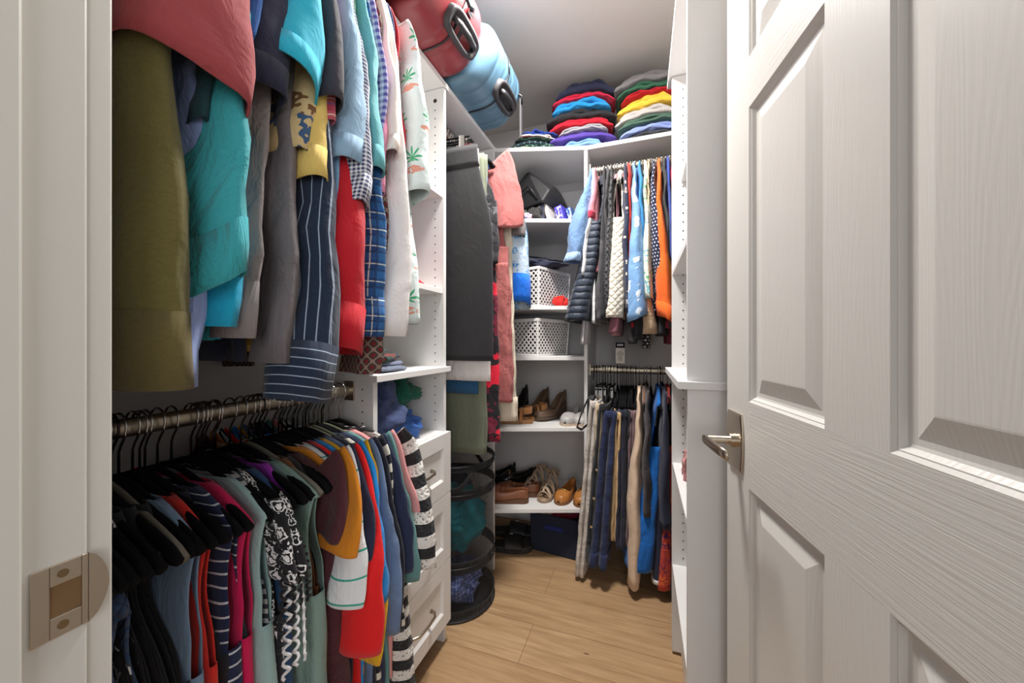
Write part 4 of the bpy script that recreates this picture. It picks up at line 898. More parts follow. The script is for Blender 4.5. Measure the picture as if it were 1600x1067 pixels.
D(.096, 'long_coat', 'coat', 'long', npip, 'navy robe with white piping along its hem, left of the paisley dress', 'navy piped robe', body=dict(L=.855, th=.026, wh=.225, lean=-.030, band=(.016, m((228, 228, 232)))), sl=dict(xe=.25, ze=-.66, ws=.055, ns=.024, noff=-.005))
D(.116, 'paisley_dress', 'dress', 'tank', m((196, 70, 50), 'floral', c2=(150, 30, 90), c3=(230, 110, 50), c4=(70, 40, 96), per=.045, duty=.45, ring=1, wr=.5), 'red and orange paisley dress hem at the right tower', 'paisley dress', body=dict(L=.87, th=.028, wh=.235, lean=-.034, flare=1.2))
D(.138, 'dress', 'dress', 'tank', m((26, 26, 32)), 'black dress behind the paisley one', 'black dress behind paisley', body=dict(L=.9, th=.016, wh=.22, lean=-.01))
nb = ['lace trousers', 'sand trousers', 'snap trousers', 'cargo trousers', 'camel trousers', 'dark navy trousers', 'mauve trousers', 'cream cardigan', 'charcoal coat', 'cobalt robe']
for X, nm in zip((-.224, -.180, -.153, -.120, -.094, -.074, -.054, -.030, .040, .084), nb):
    put_hanger((X, 1.96, .993), -PI/2+rs.uniform(-.06, .06), 'empty black velvet hanger right beside the %s' % nm, GT+' hangers', 'arm', DARKH, VELVET)
# slim black bag with a strap on the lower rod
r = empty('shoulder_bag', (-.236, 1.96, .993), 'flat black shoulder bag hung at the divider end of the lower rod', 'bag', rz=-PI/2)
q = MB(); q.box(.03, .20, -.012, .012, -.30, -.12); q.build('bag_body', m((28, 28, 31)), r, bev=.008)
q = MB(); q.tube([(.19, -.01, -.13), (.26, -.03, -.19), (.275, -.045, -.245), (.24, -.03, -.262), (.19, -.012, -.25)], .004, 8, rr=[(.002, .007)]*5); q.tube([(.02, 0, .016), (-.0, 0, 0.02), (.1, 0, -.12)], .003, 6); q.build('bag_strap', BLACKP, r, smooth=True)
# small retail card hanging above the lower rod
r = empty('garment_card', (-.105, 1.93, 1.03), 'small card with a black header and shirt picture standing on the lower back rod', 'card')
q = MB(); q.box(-.022, .022, -.001, .001, 0.0, .105); q.build('card_base', m((222, 214, 206)), r)
q = MB(); q.box(-.022, .022, -.0018, -.0012, .078, .105); q.build('card_header', m((24, 24, 34)), r)
q = MB()
for k in range(4): q.box(-.014+.0075*k, -.009+.0075*k, -.0024, -.0019, .088, .097)
q.build('header_marks', m((230, 230, 230)), r)
q = MB(); q.add([(x, -.0018, z) for x, z in ((-.010, .012), (.010, .012), (.010, .045), (.016, .040), (.018, .050), (.006, .062), (-.006, .062), (-.018, .050), (-.016, .040), (-.010, .045))], [tuple(range(10))]); q.build('shirt_picture', m((188, 184, 170)), r)
# white blouse hem that hangs past the divider
B(-.240, 'blouse', 'blouse', 'tank', m((214, 210, 214)), 'pale lilac slip hem hanging under the puffer vest', 'pale lilac slip', L=.84, bk=dict(th=.008, wh=.20, lean=-.025, sw=.2))
LAMP, ROOM, AMB, EXPO = 32.0, 34.0, .34, 0.0
# ================================================================ folded and crumpled clothes
def folded(name, cat, loc, size, mat, label, group=None, rz=0, arch=.0, seed=0, droop=.0, crumple=.3):
    """soft folded garment: rounded layers with a rolled front fold, long axis x, front toward -y"""
    sx, sy, sz = size; Rr, Cn = 30, 48; P = np.zeros((Rr, Cn, 3))
    root = empty(name, loc, label, cat, group, rz)
    for part in range(2):
        f = (.52, 1.0)[part]; z0, z1 = (0, sz*f) if part == 0 else (sz*.48, sz)
        inset = 0 if part == 0 else .012+.01*(seed % 3)
        h = (z1-z0)/2; zc = (z0+z1)/2
        P = np.zeros((Rr, Cn, 3))
        for i in range(Rr):
            u = -1+2*i/(Rr-1); e = (1-abs(u)**10)**.5 if abs(u) < 1 else 0.02; e = max(e, .05)
            q = 2*PI*np.arange(Cn)/Cn; cx, sn = np.cos(q), np.sin(q)
            X = u*(sx/2-inset)+0*q
            Y = (sy/2-inset*.6)*np.sign(cx)*np.abs(cx)**.26*(.93+.07*e); Z = zc+h*e*np.sign(sn)*np.abs(sn)**.5
            wv = wob(X*6, Y*6, seed+part, 1.4); fr = np.clip(-cx, 0, 1)
            Z = Z+wv*.008*crumple*3*(.5+.5*fr); Y = Y+wob(X*9, Z*14, seed+7, 1.2)*.007*crumple*2
            Z = Z+arch*(1-u*u)-droop*u**4
            P[i, :, 0] = X+.004*wob(Y*8, Z*9, seed+2); P[i, :, 1] = Y; P[i, :, 2] = Z
        grid(('lower_fold', 'upper_fold')[part], P, mat, root, True, 0, None, None, (True, True))
    return root
TS = (-.50, -.135)
GA, GBk, GC = 'folded clothes in the middle stack on the top shelf', 'folded clothes in the right stack on the top shelf', 'folded shirts in the low stack beside the blue suitcase'
z = 2.127
rows = [((124, 164, 214), .038, 'pale denim blue folded shirt, bottom of the middle stack', .20, 0),
        ((88, 66, 158), .040, 'purple folded shirt second from the bottom of the middle stack', .30, 0),
        ((160, 158, 166), .026, 'silver grey folded shirt inside the red one, middle stack', .22, .01),
        ((220, 24, 48), .036, 'red folded shirt above the silver grey one, middle stack', .29, -.01),
        ((40, 40, 44), .048, 'black folded sweater halfway up the middle stack', .31, -.01),
        ((38, 150, 218), .044, 'sky blue folded shirt in the middle stack', .26, .0),
        ((206, 30, 66), .030, 'raspberry red folded shirt below the navy one, middle stack', .28, .005),
        ((44, 48, 74), .056, 'dark navy folded sweater on top of the middle stack', .27, .02)]
for k, (c, h, lab, w, dx) in enumerate(rows):
    folded('folded_shirt' if 'shirt' in lab else 'folded_sweater', 'folded clothes', (-.305+dx, 2.02-.003*k, z), (w*1.13, .28, h*1.12), m(c, wr=.6), lab, GA, .12+.05*math.sin(k*2.1), .010+.0012*k, 40+k, .012+.001*k, .35); z += h*.97
z = 2.127
rows = [((70, 72, 80), .018, 'dark grey folded shirt, bottom of the right stack', .27),
        ((142, 160, 216), .038, 'periwinkle folded shirt near the bottom of the right stack', .29),
        ((78, 108, 92), .030, 'muted green folded shirt under the oatmeal sweater', .29),
        ((212, 206, 202), .044, 'oatmeal folded sweater under the yellow one', .29),
        ((240, 198, 66), .056, 'yellow folded sweater in the right stack', .29),
        ((196, 22, 36), .022, 'bright red folded shirt on the yellow sweater', .27),
        ((52, 104, 78), .034, 'forest green folded shirt below the grey sweater', .29),
        ((150, 148, 150), .050, 'heather grey folded sweater on top of the right stack', .31)]
for k, (c, h, lab, w) in enumerate(rows):
    pt = 'mel' if k in (3, 7) else None
    folded('folded_sweater' if 'sweater' in lab else 'folded_shirt', 'folded clothes', (.030+.008*math.sin(k*1.7), 2.025-.004*k, z), (w, .28, h*1.14), m(c, pt, c2=tuple(int(v*.8) for v in c), wr=.6), lab, GBk, -.03+.05*math.sin(k*1.3), .012+.0012*k, 70+k, .014, .35); z += h*.97
z = 2.127
rows = [((226, 204, 160), None, .014, 'cream folded shirt, bottom of the low stack'), ((60, 116, 106), 'plaid', .018, 'green teal plaid folded shirt in the low stack'),
        ((58, 92, 112), 'plaid', .018, 'slate blue plaid folded shirt in the low stack'), ((30, 60, 50), None, .014, 'bottle green folded shirt in the low stack'),
        ((206, 40, 52), 'vs', .016, 'red and white striped folded shirt in the low stack'), ((26, 60, 140), None, .022, 'cobalt blue folded shirt on top of the low stack')]
for k, (c, pt, h, lab) in enumerate(rows):
    folded('folded_shirt', 'folded clothes', (-.585+.006*k, 1.955, z), (.24-.01*k, .27, h*1.2), m(c, pt, c2=(230, 230, 226) if pt == 'vs' else tuple(int(v*.6) for v in c), c3=(200, 210, 200), c4=(20, 40, 50), per=.03, wr=.6), lab, GC, .25+.04*k, .008, 90+k, .006, .5); z += h*.95

def crumple(name, cat, loc, size, mat, label, seed=0, group=None, rz=0, f=1.0, flat=.35, part='crumpled_cloth'):
    R, Cn = 40, 60; P = np.zeros((R, Cn, 3)); rs = np.random.RandomState(seed); K = rs.normal(0, 1, (9, 3)); ph = rs.uniform(0, 6, 9)
    for i in range(R):
        a = -PI/2+PI*(i+.5)/R; q = 2*PI*np.arange(Cn)/Cn
        D_ = np.stack([np.cos(a)*np.cos(q), np.cos(a)*np.sin(q), np.sin(a)+0*q], 1); n = 0
        for k in range(9):
            s = (1.6+.75*k)*f; n = n+(1-2*np.abs(np.sin(s*(D_@K[k])*.75+ph[k])))*(.13/(1+.35*k))
        P[i] = D_*(1+n)[:, None]*np.array(size)/2
    P[:, :, 2] = np.maximum(P[:, :, 2], -size[2]*flat)+size[2]*flat
    root = empty(name, loc, label, cat, group, rz)
    grid(part, P, mat, root, True, 0, None, None, (True, True)); return root
crumple('jacket', 'jacket', (-.785, .945, .801), (.19, .15, .26), m((62, 74, 112), wr=1), 'slate blue fleece jacket stuffed on the drawer tower shelf', 21, flat=.42)
crumple('sweater', 'sweater', (-.835, 1.085, .96-.07), (.22, .16, .17), m((24, 92, 76), wr=1), 'emerald green sweater behind the slate blue jacket', 5, flat=.40)
crumple('shirt', 'shirt', (-.83, 1.10, .801), (.20, .17, .13), m((64, 108, 184), wr=1), 'cornflower blue shirt under the emerald green sweater', 9, flat=.4)
crumple('pouch', 'bag', (-.752, .915, .801), (.10, .11, .085), m((48, 48, 48), rough=.5), 'small dark grey pouch at the front of the drawer tower shelf', 31)
crumple('shawl', 'shawl', (-.85, .94, .86), (.24, .13, .26), m((44, 56, 92), wr=1), 'ink blue cloth piled behind the slate blue jacket', 45, flat=.4)
folded('folded_shirt', 'folded clothes', (-.80, .955, 1.0455), (.15, .15, .034), m((110, 118, 140)), 'grey-blue folded shirt on the middle tower shelf under the palm print shirt', None, .1, .003, 3)
folded('folded_scarf', 'folded clothes', (-.80, .95, 1.082), (.13, .13, .035), m((50, 62, 70), 'floral', c2=(180, 200, 170), c3=(30, 60, 50), c4=(120, 60, 50), per=.05), 'dark patterned scarf on the grey-blue folded shirt', None, .3, .006, 5, .004, 1.0)
folded('folded_shirt', 'folded clothes', (-.805, 1.02, 1.3405), (.17, .20, .045), m((216, 28, 50), wr=.8), 'red folded shirt on the upper tower shelf', 'small pile on the upper tower shelf', .1, .005, 13, .002, .8)
folded('folded_shirt', 'folded clothes', (-.815, 1.01, 1.386), (.15, .18, .045), m((204, 84, 178), wr=.8), 'magenta pink folded shirt on the red one', 'small pile on the upper tower shelf', .2, .006, 14, .004, 1.0)
folded('folded_blouse', 'folded clothes', (-.825, 1.00, 1.430), (.13, .16, .035), m((96, 60, 86), wr=.8), 'plum folded top above the magenta one on the upper tower shelf', 'small pile on the upper tower shelf', .3, .006, 15, .004, 1.2)
crumple('cloth', 'cloth', (.150, 1.30, .7005), (.07, .12, .13), m((206, 142, 142), wr=1), 'small pink cloth on the right tower shelf', 66)
crumple('cloth', 'cloth', (.165, 1.20, .7005), (.08, .10, .06), m((52, 60, 76), 'dots', c2=(220, 220, 220), per=.02), 'small dark patterned cloth beside the pink one on the right tower shelf', 67)

# ================================================================ suitcases on the top shelf
def suitcase(Y0, Y1, shell, label, seed, H=.235, strap=False, xf=-.540, chamf=.075):
    root = empty('suitcase', (-.80, (Y0+Y1)/2, 2.1265), label, 'suitcase', 'hard-shell suitcases on the top shelf')
    W = Y1-Y0; hx0, hx1 = LW+.012+.80, xf+.80                 # along x
    # outline in x-z with a big rounded nose; extruded along y with rounded ends
    n = 64; prof = []
    for k in range(n):
        a = 2*PI*k/n; c, s = math.cos(a), math.sin(a); p = 4.6
        x = math.copysign(abs(c)**(2/p), c); zz = math.copysign(abs(s)**(2/p), s)
        if x > 0 and zz < 0: x -= chamf*1.9*max(0, -zz)*max(0, x)**3*1.6
        prof.append(((hx0+hx1)/2+(hx1-hx0)/2*x, H/2+H/2*zz))
    prof = np.array(prof); cen = prof.mean(axis=0); rows = []
    ys = np.array([0, .004, .012, .025, .045, .07])
    ins = np.array([.045, .030, .017, .007, .0015, 0])
    def ring(y, i, rib=0):
        d = prof-cen; L_ = np.linalg.norm(d, axis=1)[:, None]; q = cen+d*(1-i/L_)
        return [(a, y, b) for a, b in q]
    body = []
    yl = list(zip(ys-W/2, ins))
    mid = []
    m_ = np.linspace(-W/2+.075, W/2-.075, 25)
    for y in m_:
        r = 0
        for rc in (-.30, -.10, .10, .30):
            if abs(y-rc*W) < .006: r = .0035
        if abs(y) < .004: r = .0035
        mid.append((y, r))
    yr = list(zip((W/2-ys)[::-1], ins[::-1]))
    for y, i in yl+mid+yr: body.append(ring(y, i))
    P = np.array(body)
    grid('shell', P, shell, root, True, 0, None, None, (True, True))
    # zip line round the middle
    q = MB(); zr = ring(.0, -.0012); zr.append(zr[0]); q.tube(zr, .0035, 6); q.build('zip_line', BLACKP, root, smooth=True)
    # handle bezel on the lower front corner, tilted outward and down
    a = math.radians(-38); nx, nz = math.cos(a), math.sin(a); tx, tz = -math.sin(a)*1.0, math.cos(a)
    c0 = np.array((hx1-.030, 0, .048)); yc = W*.10
    def pt(u, v, w): return (c0[0]+tx*v+nx*w, yc+u, c0[2]+tz*v+nz*w)
    V = []; N = 28
    def ringp(ru, rv, w):
        o = []
        for k in range(N):
            t = 2*PI*k/N; c, s = math.cos(t), math.sin(t)
            o.append(pt(ru*math.copysign(abs(c)**.6, c), rv*math.copysign(abs(s)**.6, s), w))
        return o
    for ru, rv, w in ((.095, .040, -.02), (.095, .040, .008), (.088, .034, .012), (.078, .027, .010), (.072, .021, -.008)): V += ringp(ru, rv, w)
    F = [(r*N+k, r*N+(k+1) % N, (r+1)*N+(k+1) % N, (r+1)*N+k) for r in range(4) for k in range(N)]+[tuple(range(4*N, 5*N))]
    q = MB(); q.add(V, F); q.build('handle_bezel', solid('bezel_grey', (56, 54, 58), .6), root, smooth=True)
    q = MB(); q.tube([pt(-.068, 0, .006), pt(-.050, 0, .026), pt(0, 0, .034), pt(.050, 0, .026), pt(.068, 0, .006)], .01, 12, rr=[(.007, .011)]*5); q.build('carry_handle', BLACKP, root, smooth=True)
    if strap:
        q = MB(); q.box(hx1+.004, hx1+.007, W/2-.055, W/2-.030, -.07, .10); q.build('hanging_strap', solid('strap_grey', (92, 90, 94), .7), root, bev=.001)
        q = MB(); q.tube([(hx1-.02, W/2-.06, .13), (hx1+.012, W/2-.05, .11), (hx1+.008, W/2-.04, .08)], .006, 8); q.build('buckle', BLACKP, root, smooth=True)
    else:
        q = MB(); q.tube([(hx1-.02, -W*.18, .13), (hx1+.014, -W*.10, .11), (hx1+.012, 0, .10), (hx1+.010, W*.1, .12), (hx1-.01, W*.22, .14)], .006, 8); q.build('side_strap', BLACKP, root, smooth=True)
        q = MB(); q.box(hx1-.004, hx1+.004, .02, .05, .10, .16); q.build('lock_plate', CHROME, root, bev=.002)
RED = solid('red_shell', (132, 50, 55), .33, spec=.5, bumpy=(300, .15, .001)); RED2 = solid('dark_red_shell', (112, 36, 46), .35, spec=.5, bumpy=(300, .15, .001))
BLUE = solid('blue_shell', (86, 120, 142), .36, spec=.5, bumpy=(300, .15, .001))
suitcase(.600, .905, RED2, 'dark red hard suitcase, nearest on the top shelf and cut by the frame', 1)
suitcase(.915, 1.240, RED, 'brick red ribbed hard suitcase with black carry handle, touching the blue one', 2)
suitcase(1.250, 1.615, BLUE, 'light blue hard suitcase with a grey strap hanging down', 3, strap=True, xf=-.520)

# ================================================================ shoes
def shoe(name, loc, rz, mat, label, group=None, L=.25, W=.085, H=.06, heel=.012, op=(.32, .92), wall=.045, sole=(60, 45, 35), pitch=0.0, toe=.7, lining=(150, 120, 90), extra=None, roll=0.0, tall=0.0):
    root = empty(name, loc, label, 'shoe', group, rz); root.rotation_euler = (roll, pitch, rz)
    n, c = 40, 40; P = np.zeros((n, c, 3)); I = np.zeros((n, c, 3)); Sx = []
    def width(u): return W/2*(.72+.28*math.cos((u-.3)*PI*1.4))*min(1, (1-(max(0, .22-u)/.22)**2.4))**.5*min(1, 1-(max(0, u-.90)/.10)**2.2*.75)
    us = np.linspace(0.004, 1, n)
    for i, u in enumerate(us):
        w = max(.003, width(u)); o = float(sstep(op[0], op[0]+.07, u))*(1-float(sstep(op[1], op[1]+.05, u)))
        top = H*(toe+(1-toe)*float(sstep(.05, .35, u)))*min(1, (u/.06))**.5; top = top+tall*float(sstep(.6, .95, u))
        if u > op[0]: top = top*(1-.15*math.sin(PI*min(1, (u-op[0])/.5)))
        zb = .012+heel*float(sstep(.45, .85, u))
        for j in range(c):
            q = PI*j/(c-1); x = math.cos(q); sn = math.sin(q)
            y = w*math.copysign(abs(x)**.7, x); z = zb+top*sn**.55
            inner = max(0.0, 1-abs(x)/.74)
            k = o*min(1, inner*4)
            z = z*(1-k)+(zb+.006)*k
            if o > .5: z = min(z, zb+wall+(top-wall)*float(sstep(.75, 1, u))) if k < .5 else z
            P[i, j] = (u*L-L/2, y, z)
    # back closes smoothly
    g = grid('upper', P, mat, root, False, .0016)
    q = MB(); V = []; us2 = np.linspace(0, 1, 30)
    ol = [(u*L-L/2, max(.002, width(max(u, .004)))+.003, u) for u in us2]
    lo = ol+[(x, -y, u) for x, y, u in reversed(ol)]
    N = len(lo)
    V = [(x, y, (0 if (u > .62 or heel < .02) else heel*float(sstep(.45, .7, u))*0)) for x, y, u in lo]+[(x, y, .013+heel*float(sstep(.45, .85, u))) for x, y, u in lo]
    F = [(k, (k+1) % N, N+(k+1) % N, N+k) for k in range(N)]+[tuple(reversed(range(N)))]
    h = N//2
    F += [(N+k, N+k+1, N+N-2-k, N+N-1-k) for k in range(h-1)]
    q.add(V, F); q.build('sole', solid('sole_%d' % sole[0], sole, .6), root)
    if extra: extra(root, L, W, H)
    return root
def buckle(root, L, W, H):
    q = MB(); q.tube([(-L*.24, -W*.30, H*.92+.008), (-L*.22, -W*.1, H*1.06+.010), (-L*.22, W*.1, H*1.06+.010), (-L*.24, W*.30, H*.92+.008)], .0035, 8); q.tube([(-L*.19, -W*.2, H+.012), (-L*.19, W*.2, H+.012)], .0025, 8)
    q.build('buckle', solid('brass', (196, 164, 96), .3, 1), root, smooth=True)
def straps(col, n=5, heelcup=True):
    def f(root, L, W, H):
        for k in range(n):
            u = .12+.62*k/(n-1); w = W/2*(.95 if k else .8); h = H*(.45+.75*k/(n-1)); x = u*L-L/2
            q = MB(); q.tube([(x+.010*math.cos(t*1.0)+(.012 if k % 2 else -.012)*math.cos(t), w*math.cos(t), .014+h*math.sin(t)) for t in np.linspace(0, PI, 15)], .003, 8, rr=[(.0022, .0075)]*15)
            q.build('strap', m(col, wr=.2), root, smooth=True)
        q = MB(); q.tube([(-L*.40+L*.62*t, .004*math.sin(t*9), .014+H*(.42+.7*t)) for t in np.linspace(0, 1, 8)], .003, 8, rr=[(.0065, .0025)]*8); q.build('strap', m(col, wr=.2), root, smooth=True)
        if heelcup:
            q = MB(); q.tube([(L*.30+L*.17*math.sin(t), W*.42*math.cos(t), .03+H*.75) for t in np.linspace(0, PI, 13)], .003, 8, rr=[(.003, .018)]*13); q.build('heel_strap', m(col, wr=.2), root, smooth=True)
    return f
def slab_shoe(name, loc, rz, sole, label, group, L=.25, W=.085, H=.05, ex=None, pitch=0, thick=.02, insole=None):
    root = empty(name, loc, label, 'shoe', group); root.rotation_euler = (0, pitch, rz)
    N = 40; V = []
    def w(u): return W/2*(.74+.26*math.cos((u-.28)*PI*1.5))*(1-(max(0, .2-u)/.2)**2.5)**.5*(1-(max(0, u-.85)/.15)**2.5)**.5
    us = np.linspace(.0005, .9995, N); o = [(u*L-L/2, max(.001, w(u))) for u in us]; lo = o+[(x, -y) for x, y in reversed(o)]; M_ = len(lo)
    for zz, s in ((0, .97), (thick*.3, 1), (thick*.8, 1), (thick, .96)): V += [(x*s, y*s, zz) for x, y in lo]
    F = [(r*M_+k, r*M_+(k+1) % M_, (r+1)*M_+(k+1) % M_, (r+1)*M_+k) for r in range(3) for k in range(M_)]
    for b, rev in ((0, 1), (3*M_, 0)):
        for k in range(N-1):
            f = (b+k, b+k+1, b+M_-2-k, b+M_-1-k); F.append(f if not rev else f[::-1])
    q = MB(); q.add(V, F); q.build('sole', sole, root, smooth=False)
    if ex: ex(root, L, W, H)
    return root
LEA = lambda c, r=.45: solid('leather_%d_%d_%d' % c, c, r, spec=.5, bumpy=(180, .15, .001))
zs = .7055; gs = 'shoes on the upper shoe shelf'
# upper shoe shelf: toes toward the viewer (-y); local -x is the toe
shoe('loafer', (-.362, 1.985, zs), PI/2-.1, LEA((176, 172, 170)), 'light grey slip-on shoe left of its mate on the upper shoe shelf', gs, L=.24, W=.082, H=.046, sole=(190, 170, 150), op=(.38, .9), lining=(60, 30, 30))
shoe('loafer', (-.305, 1.998, zs), PI/2+.03, LEA((186, 182, 180)), 'light grey slip-on shoe against the divider panel', gs, L=.24, W=.076, H=.046, sole=(190, 170, 150), op=(.38, .9))
shoe('wedge_shoe', (-.485, 2.03, zs+.01), PI/2-.55, LEA((104, 84, 68)), 'taupe brown wedge shoe beside the light grey slip-ons', gs, L=.24, W=.085, H=.05, heel=.062, tall=.02, sole=(84, 68, 56), op=(.35, .93))
shoe('wedge_shoe', (-.590, 2.05, zs+.01), PI/2-.50, LEA((96, 74, 58)), 'taupe brown wedge shoe behind the tan sandals', gs, L=.24, W=.085, H=.05, heel=.066, tall=.025, sole=(74, 58, 46), op=(.35, .93))
shoe('pump_shoe', (-.700, 2.08, zs+.005), PI/2-.2, LEA((30, 28, 28)), 'black pump standing behind the tan sandals', gs, L=.23, W=.08, H=.05, heel=.05, tall=.05, sole=(30, 28, 28))
tan = LEA((168, 118, 70))
slab_shoe('sandal', (-.665, 1.86, zs), .15, LEA((150, 104, 62)), 'tan leather sandal at the front of the upper shoe shelf', gs, L=.24, W=.085, H=.055, thick=.022, ex=straps((166, 112, 66), 3))
slab_shoe('sandal', (-.600, 1.945, zs), .42, LEA((150, 104, 62)), 'tan leather sandal behind its mate on the upper shoe shelf', gs, L=.24, W=.085, H=.06, thick=.022, ex=straps((172, 118, 70), 3))
zs = .2945; gs = 'shoes on the lower shoe shelf'
shoe('loafer', (-.295+.0, 1.995, zs), PI/2-.08, LEA((178, 116, 58), .35), 'caramel loafer with brass buckle against the divider panel', gs, L=.235, W=.080, H=.048, sole=(120, 80, 44), extra=buckle)
shoe('loafer', (-.388, 1.985, zs), PI/2-.18, LEA((178, 116, 58), .35), 'caramel loafer with brass buckle beside the strappy sandals', gs, L=.235, W=.080, H=.048, sole=(120, 80, 44), extra=buckle)
slab_shoe('strappy_sandal', (-.485, 1.98, zs), PI/2-.10, LEA((150, 126, 100)), 'beige strappy sandal next to the caramel loafers', gs, L=.235, W=.08, H=.085, ex=straps((176, 152, 128), 6))
slab_shoe('strappy_sandal', (-.580, 2.02, zs), PI/2-.32, LEA((150, 126, 100)), 'beige strappy sandal behind the brown moccasin', gs, L=.235, W=.08, H=.09, ex=straps((176, 152, 128), 6))
shoe('moccasin', (-.690, 1.835, zs), .12, LEA((132, 80, 52), .4), 'brown leather moccasin lying in front on the lower shoe shelf', gs, L=.255, W=.10, H=.058, sole=(96, 62, 42), op=(.36, .94))
shoe('moccasin', (-.655, 1.925, zs), .18, LEA((124, 74, 48), .4), 'brown leather moccasin behind its mate on the lower shoe shelf', gs, L=.255, W=.09, H=.058, sole=(96, 62, 42), op=(.36, .94))
shoe('dress_shoe', (-.700, 2.075, zs), PI/2-.9, LEA((24, 22, 24), .18), 'glossy black shoe right behind the moccasins', gs, L=.25, W=.09, H=.07, sole=(26, 24, 24), extra=buckle)
shoe('dress_shoe', (-.815, 2.06, zs), PI/2-.6, LEA((24, 22, 24), .18), 'glossy black shoe at the left end of the lower shoe shelf', gs, L=.25, W=.09, H=.07, sole=(26, 24, 24), extra=buckle)
# slide sandal on the floor
def slide(root, L, W, H):
    P = np.zeros((10, 20, 3))
    for i in range(10):
        for j in range(20):
            t = PI*j/19; u = .22+.34*i/9; P[i, j] = (u*L-L/2, (W*.54)*math.cos(t), .02+(.030+.020*i/9)*math.sin(t)**.6)
    grid('foot_strap', P, solid('slide_black', (34, 34, 36), .6), root, False, .005)
    q = MB(); q.tube([(-.03, -W*.42, .052), (-.015, -W*.35, .062), (-.03, -W*.26, .067)], .0022, 6); q.build('strap_mark', m((200, 200, 200)), root)
slab_shoe('slide_sandal', (-.70, 1.90, 0.001), PI+.35, solid('slide_foam', (44, 42, 42), .7), 'black slide sandal lying on the floor under the shoe shelf', 'slide sandals on the floor', L=.29, W=.115, H=.05, thick=.032, ex=slide)
slab_shoe('slide_sandal', (-.72, 2.05, 0.001), PI+.25, solid('slide_foam2', (44, 42, 42), .7), 'black slide sandal further back on the floor under the shelf', 'slide sandals on the floor', L=.29, W=.115, H=.05, thick=.032, ex=slide)

# ================================================================ baskets, bin, hamper
def perforated(name, c, hole=(0, 0, 0), per=.029):
    n = NT(name); uv, u, v = n.uv()
    a = n.math('ABSOLUTE', n.math('SUBTRACT', n.math('FRACT', n.math('DIVIDE', n.math('ADD', u, v), per)), .5)); b = n.math('ABSOLUTE', n.math('SUBTRACT', n.math('FRACT', n.math('DIVIDE', n.math('SUBTRACT', u, v), per)), .5))
    mx = n.math('MAXIMUM', a, b); al = n.math('GREATER_THAN', mx, .33)
    n.b.inputs['Base Color'].default_value = lin(c); n.b.inputs['Roughness'].default_value = .45
    n.put(n.b.inputs['Alpha'], al); return n.m
PERF = perforated('perforated_plastic', (232, 228, 226)); SOLW = solid('white_plastic', (234, 230, 228), .4)
def basket(loc, rz, label, w=.235, d=.30, h=.205):
    root = empty('storage_basket', loc, label, 'basket', 'white perforated baskets', rz)
    sides = [((-w/2, -d/2), (w/2, -d/2)), ((w/2, -d/2), (w/2, d/2)), ((w/2, d/2), (-w/2, d/2)), ((-w/2, d/2), (-w/2, -d/2))]
    names = ['front_wall', 'side_wall', 'rear_wall', 'side_wall']; tp = .93
    for (a, b), nm in zip(sides, names):
        P = np.zeros((8, 14, 3)); uv = np.zeros((8, 14, 2))
        for i in range(8):
            s = tp+(1-tp)*i/7
            for j in range(14):
                x = a[0]+(b[0]-a[0])*j/13; y = a[1]+(b[1]-a[1])*j/13
                P[i, j] = (x*s, y*s, .012+(h-.024)*i/7); uv[i, j] = (math.hypot(b[0]-a[0], b[1]-a[1])*j/13, (h-.024)*i/7)
        grid(nm, P, PERF, root, False, .0025, None, uv)
    q = MB(); s = tp; q.box(-w/2*s, w/2*s, -d/2*s, d/2*s, 0, .013)
    q.build('basket_base', SOLW, root, bev=.003)
    q = MB()
    for x0, x1, y0, y1 in ((-w/2-.005, w/2+.005, -d/2-.005, -d/2+.003), (-w/2-.005, w/2+.005, d/2-.003, d/2+.005), (-w/2-.005, -w/2+.003, -d/2, d/2), (w/2-.003, w/2+.005, -d/2, d/2)): q.box(x0, x1, y0, y1, h-.016, h)
    for sx_ in (-1, 1):
        for sy_ in (-1, 1): q.tube([(sx_*w/2*tp, sy_*d/2*tp, 0), (sx_*w/2, sy_*d/2, h-.01)], .005, 8)
    q.build('basket_rim', SOLW, root, bev=.002)
basket((-.560, 1.995, 1.0645), -.36, 'white perforated basket on the middle corner shelf, the lower of two', h=.195)
basket((-.555, 1.995, 1.3205), -.36, 'white perforated basket with dark clothes heaped on it, the upper of two')
crumple('garment_heap', 'clothes', (-.56, 1.99, 1.525), (.30, .27, .11), m((36, 40, 60), wr=1), 'dark navy clothes heaped on the upper white basket', 83, flat=.3)
crumple('garment_heap', 'clothes', (-.56, 2.0, 1.10), (.18, .22, .14), m((34, 34, 40), wr=1), 'grey clothes inside the lower white basket', 84, flat=.4)
crumple('garment_heap', 'clothes', (-.56, 2.0, 1.335), (.18, .22, .17), m((38, 38, 46), wr=1), 'grey clothes inside the upper white basket', 85, flat=.4)
crumple('cloth', 'cloth', (-.405, 1.93, 1.3205), (.09, .08, .075), m((222, 36, 30), wr=1), 'bright red cloth beside the upper white basket', 86)
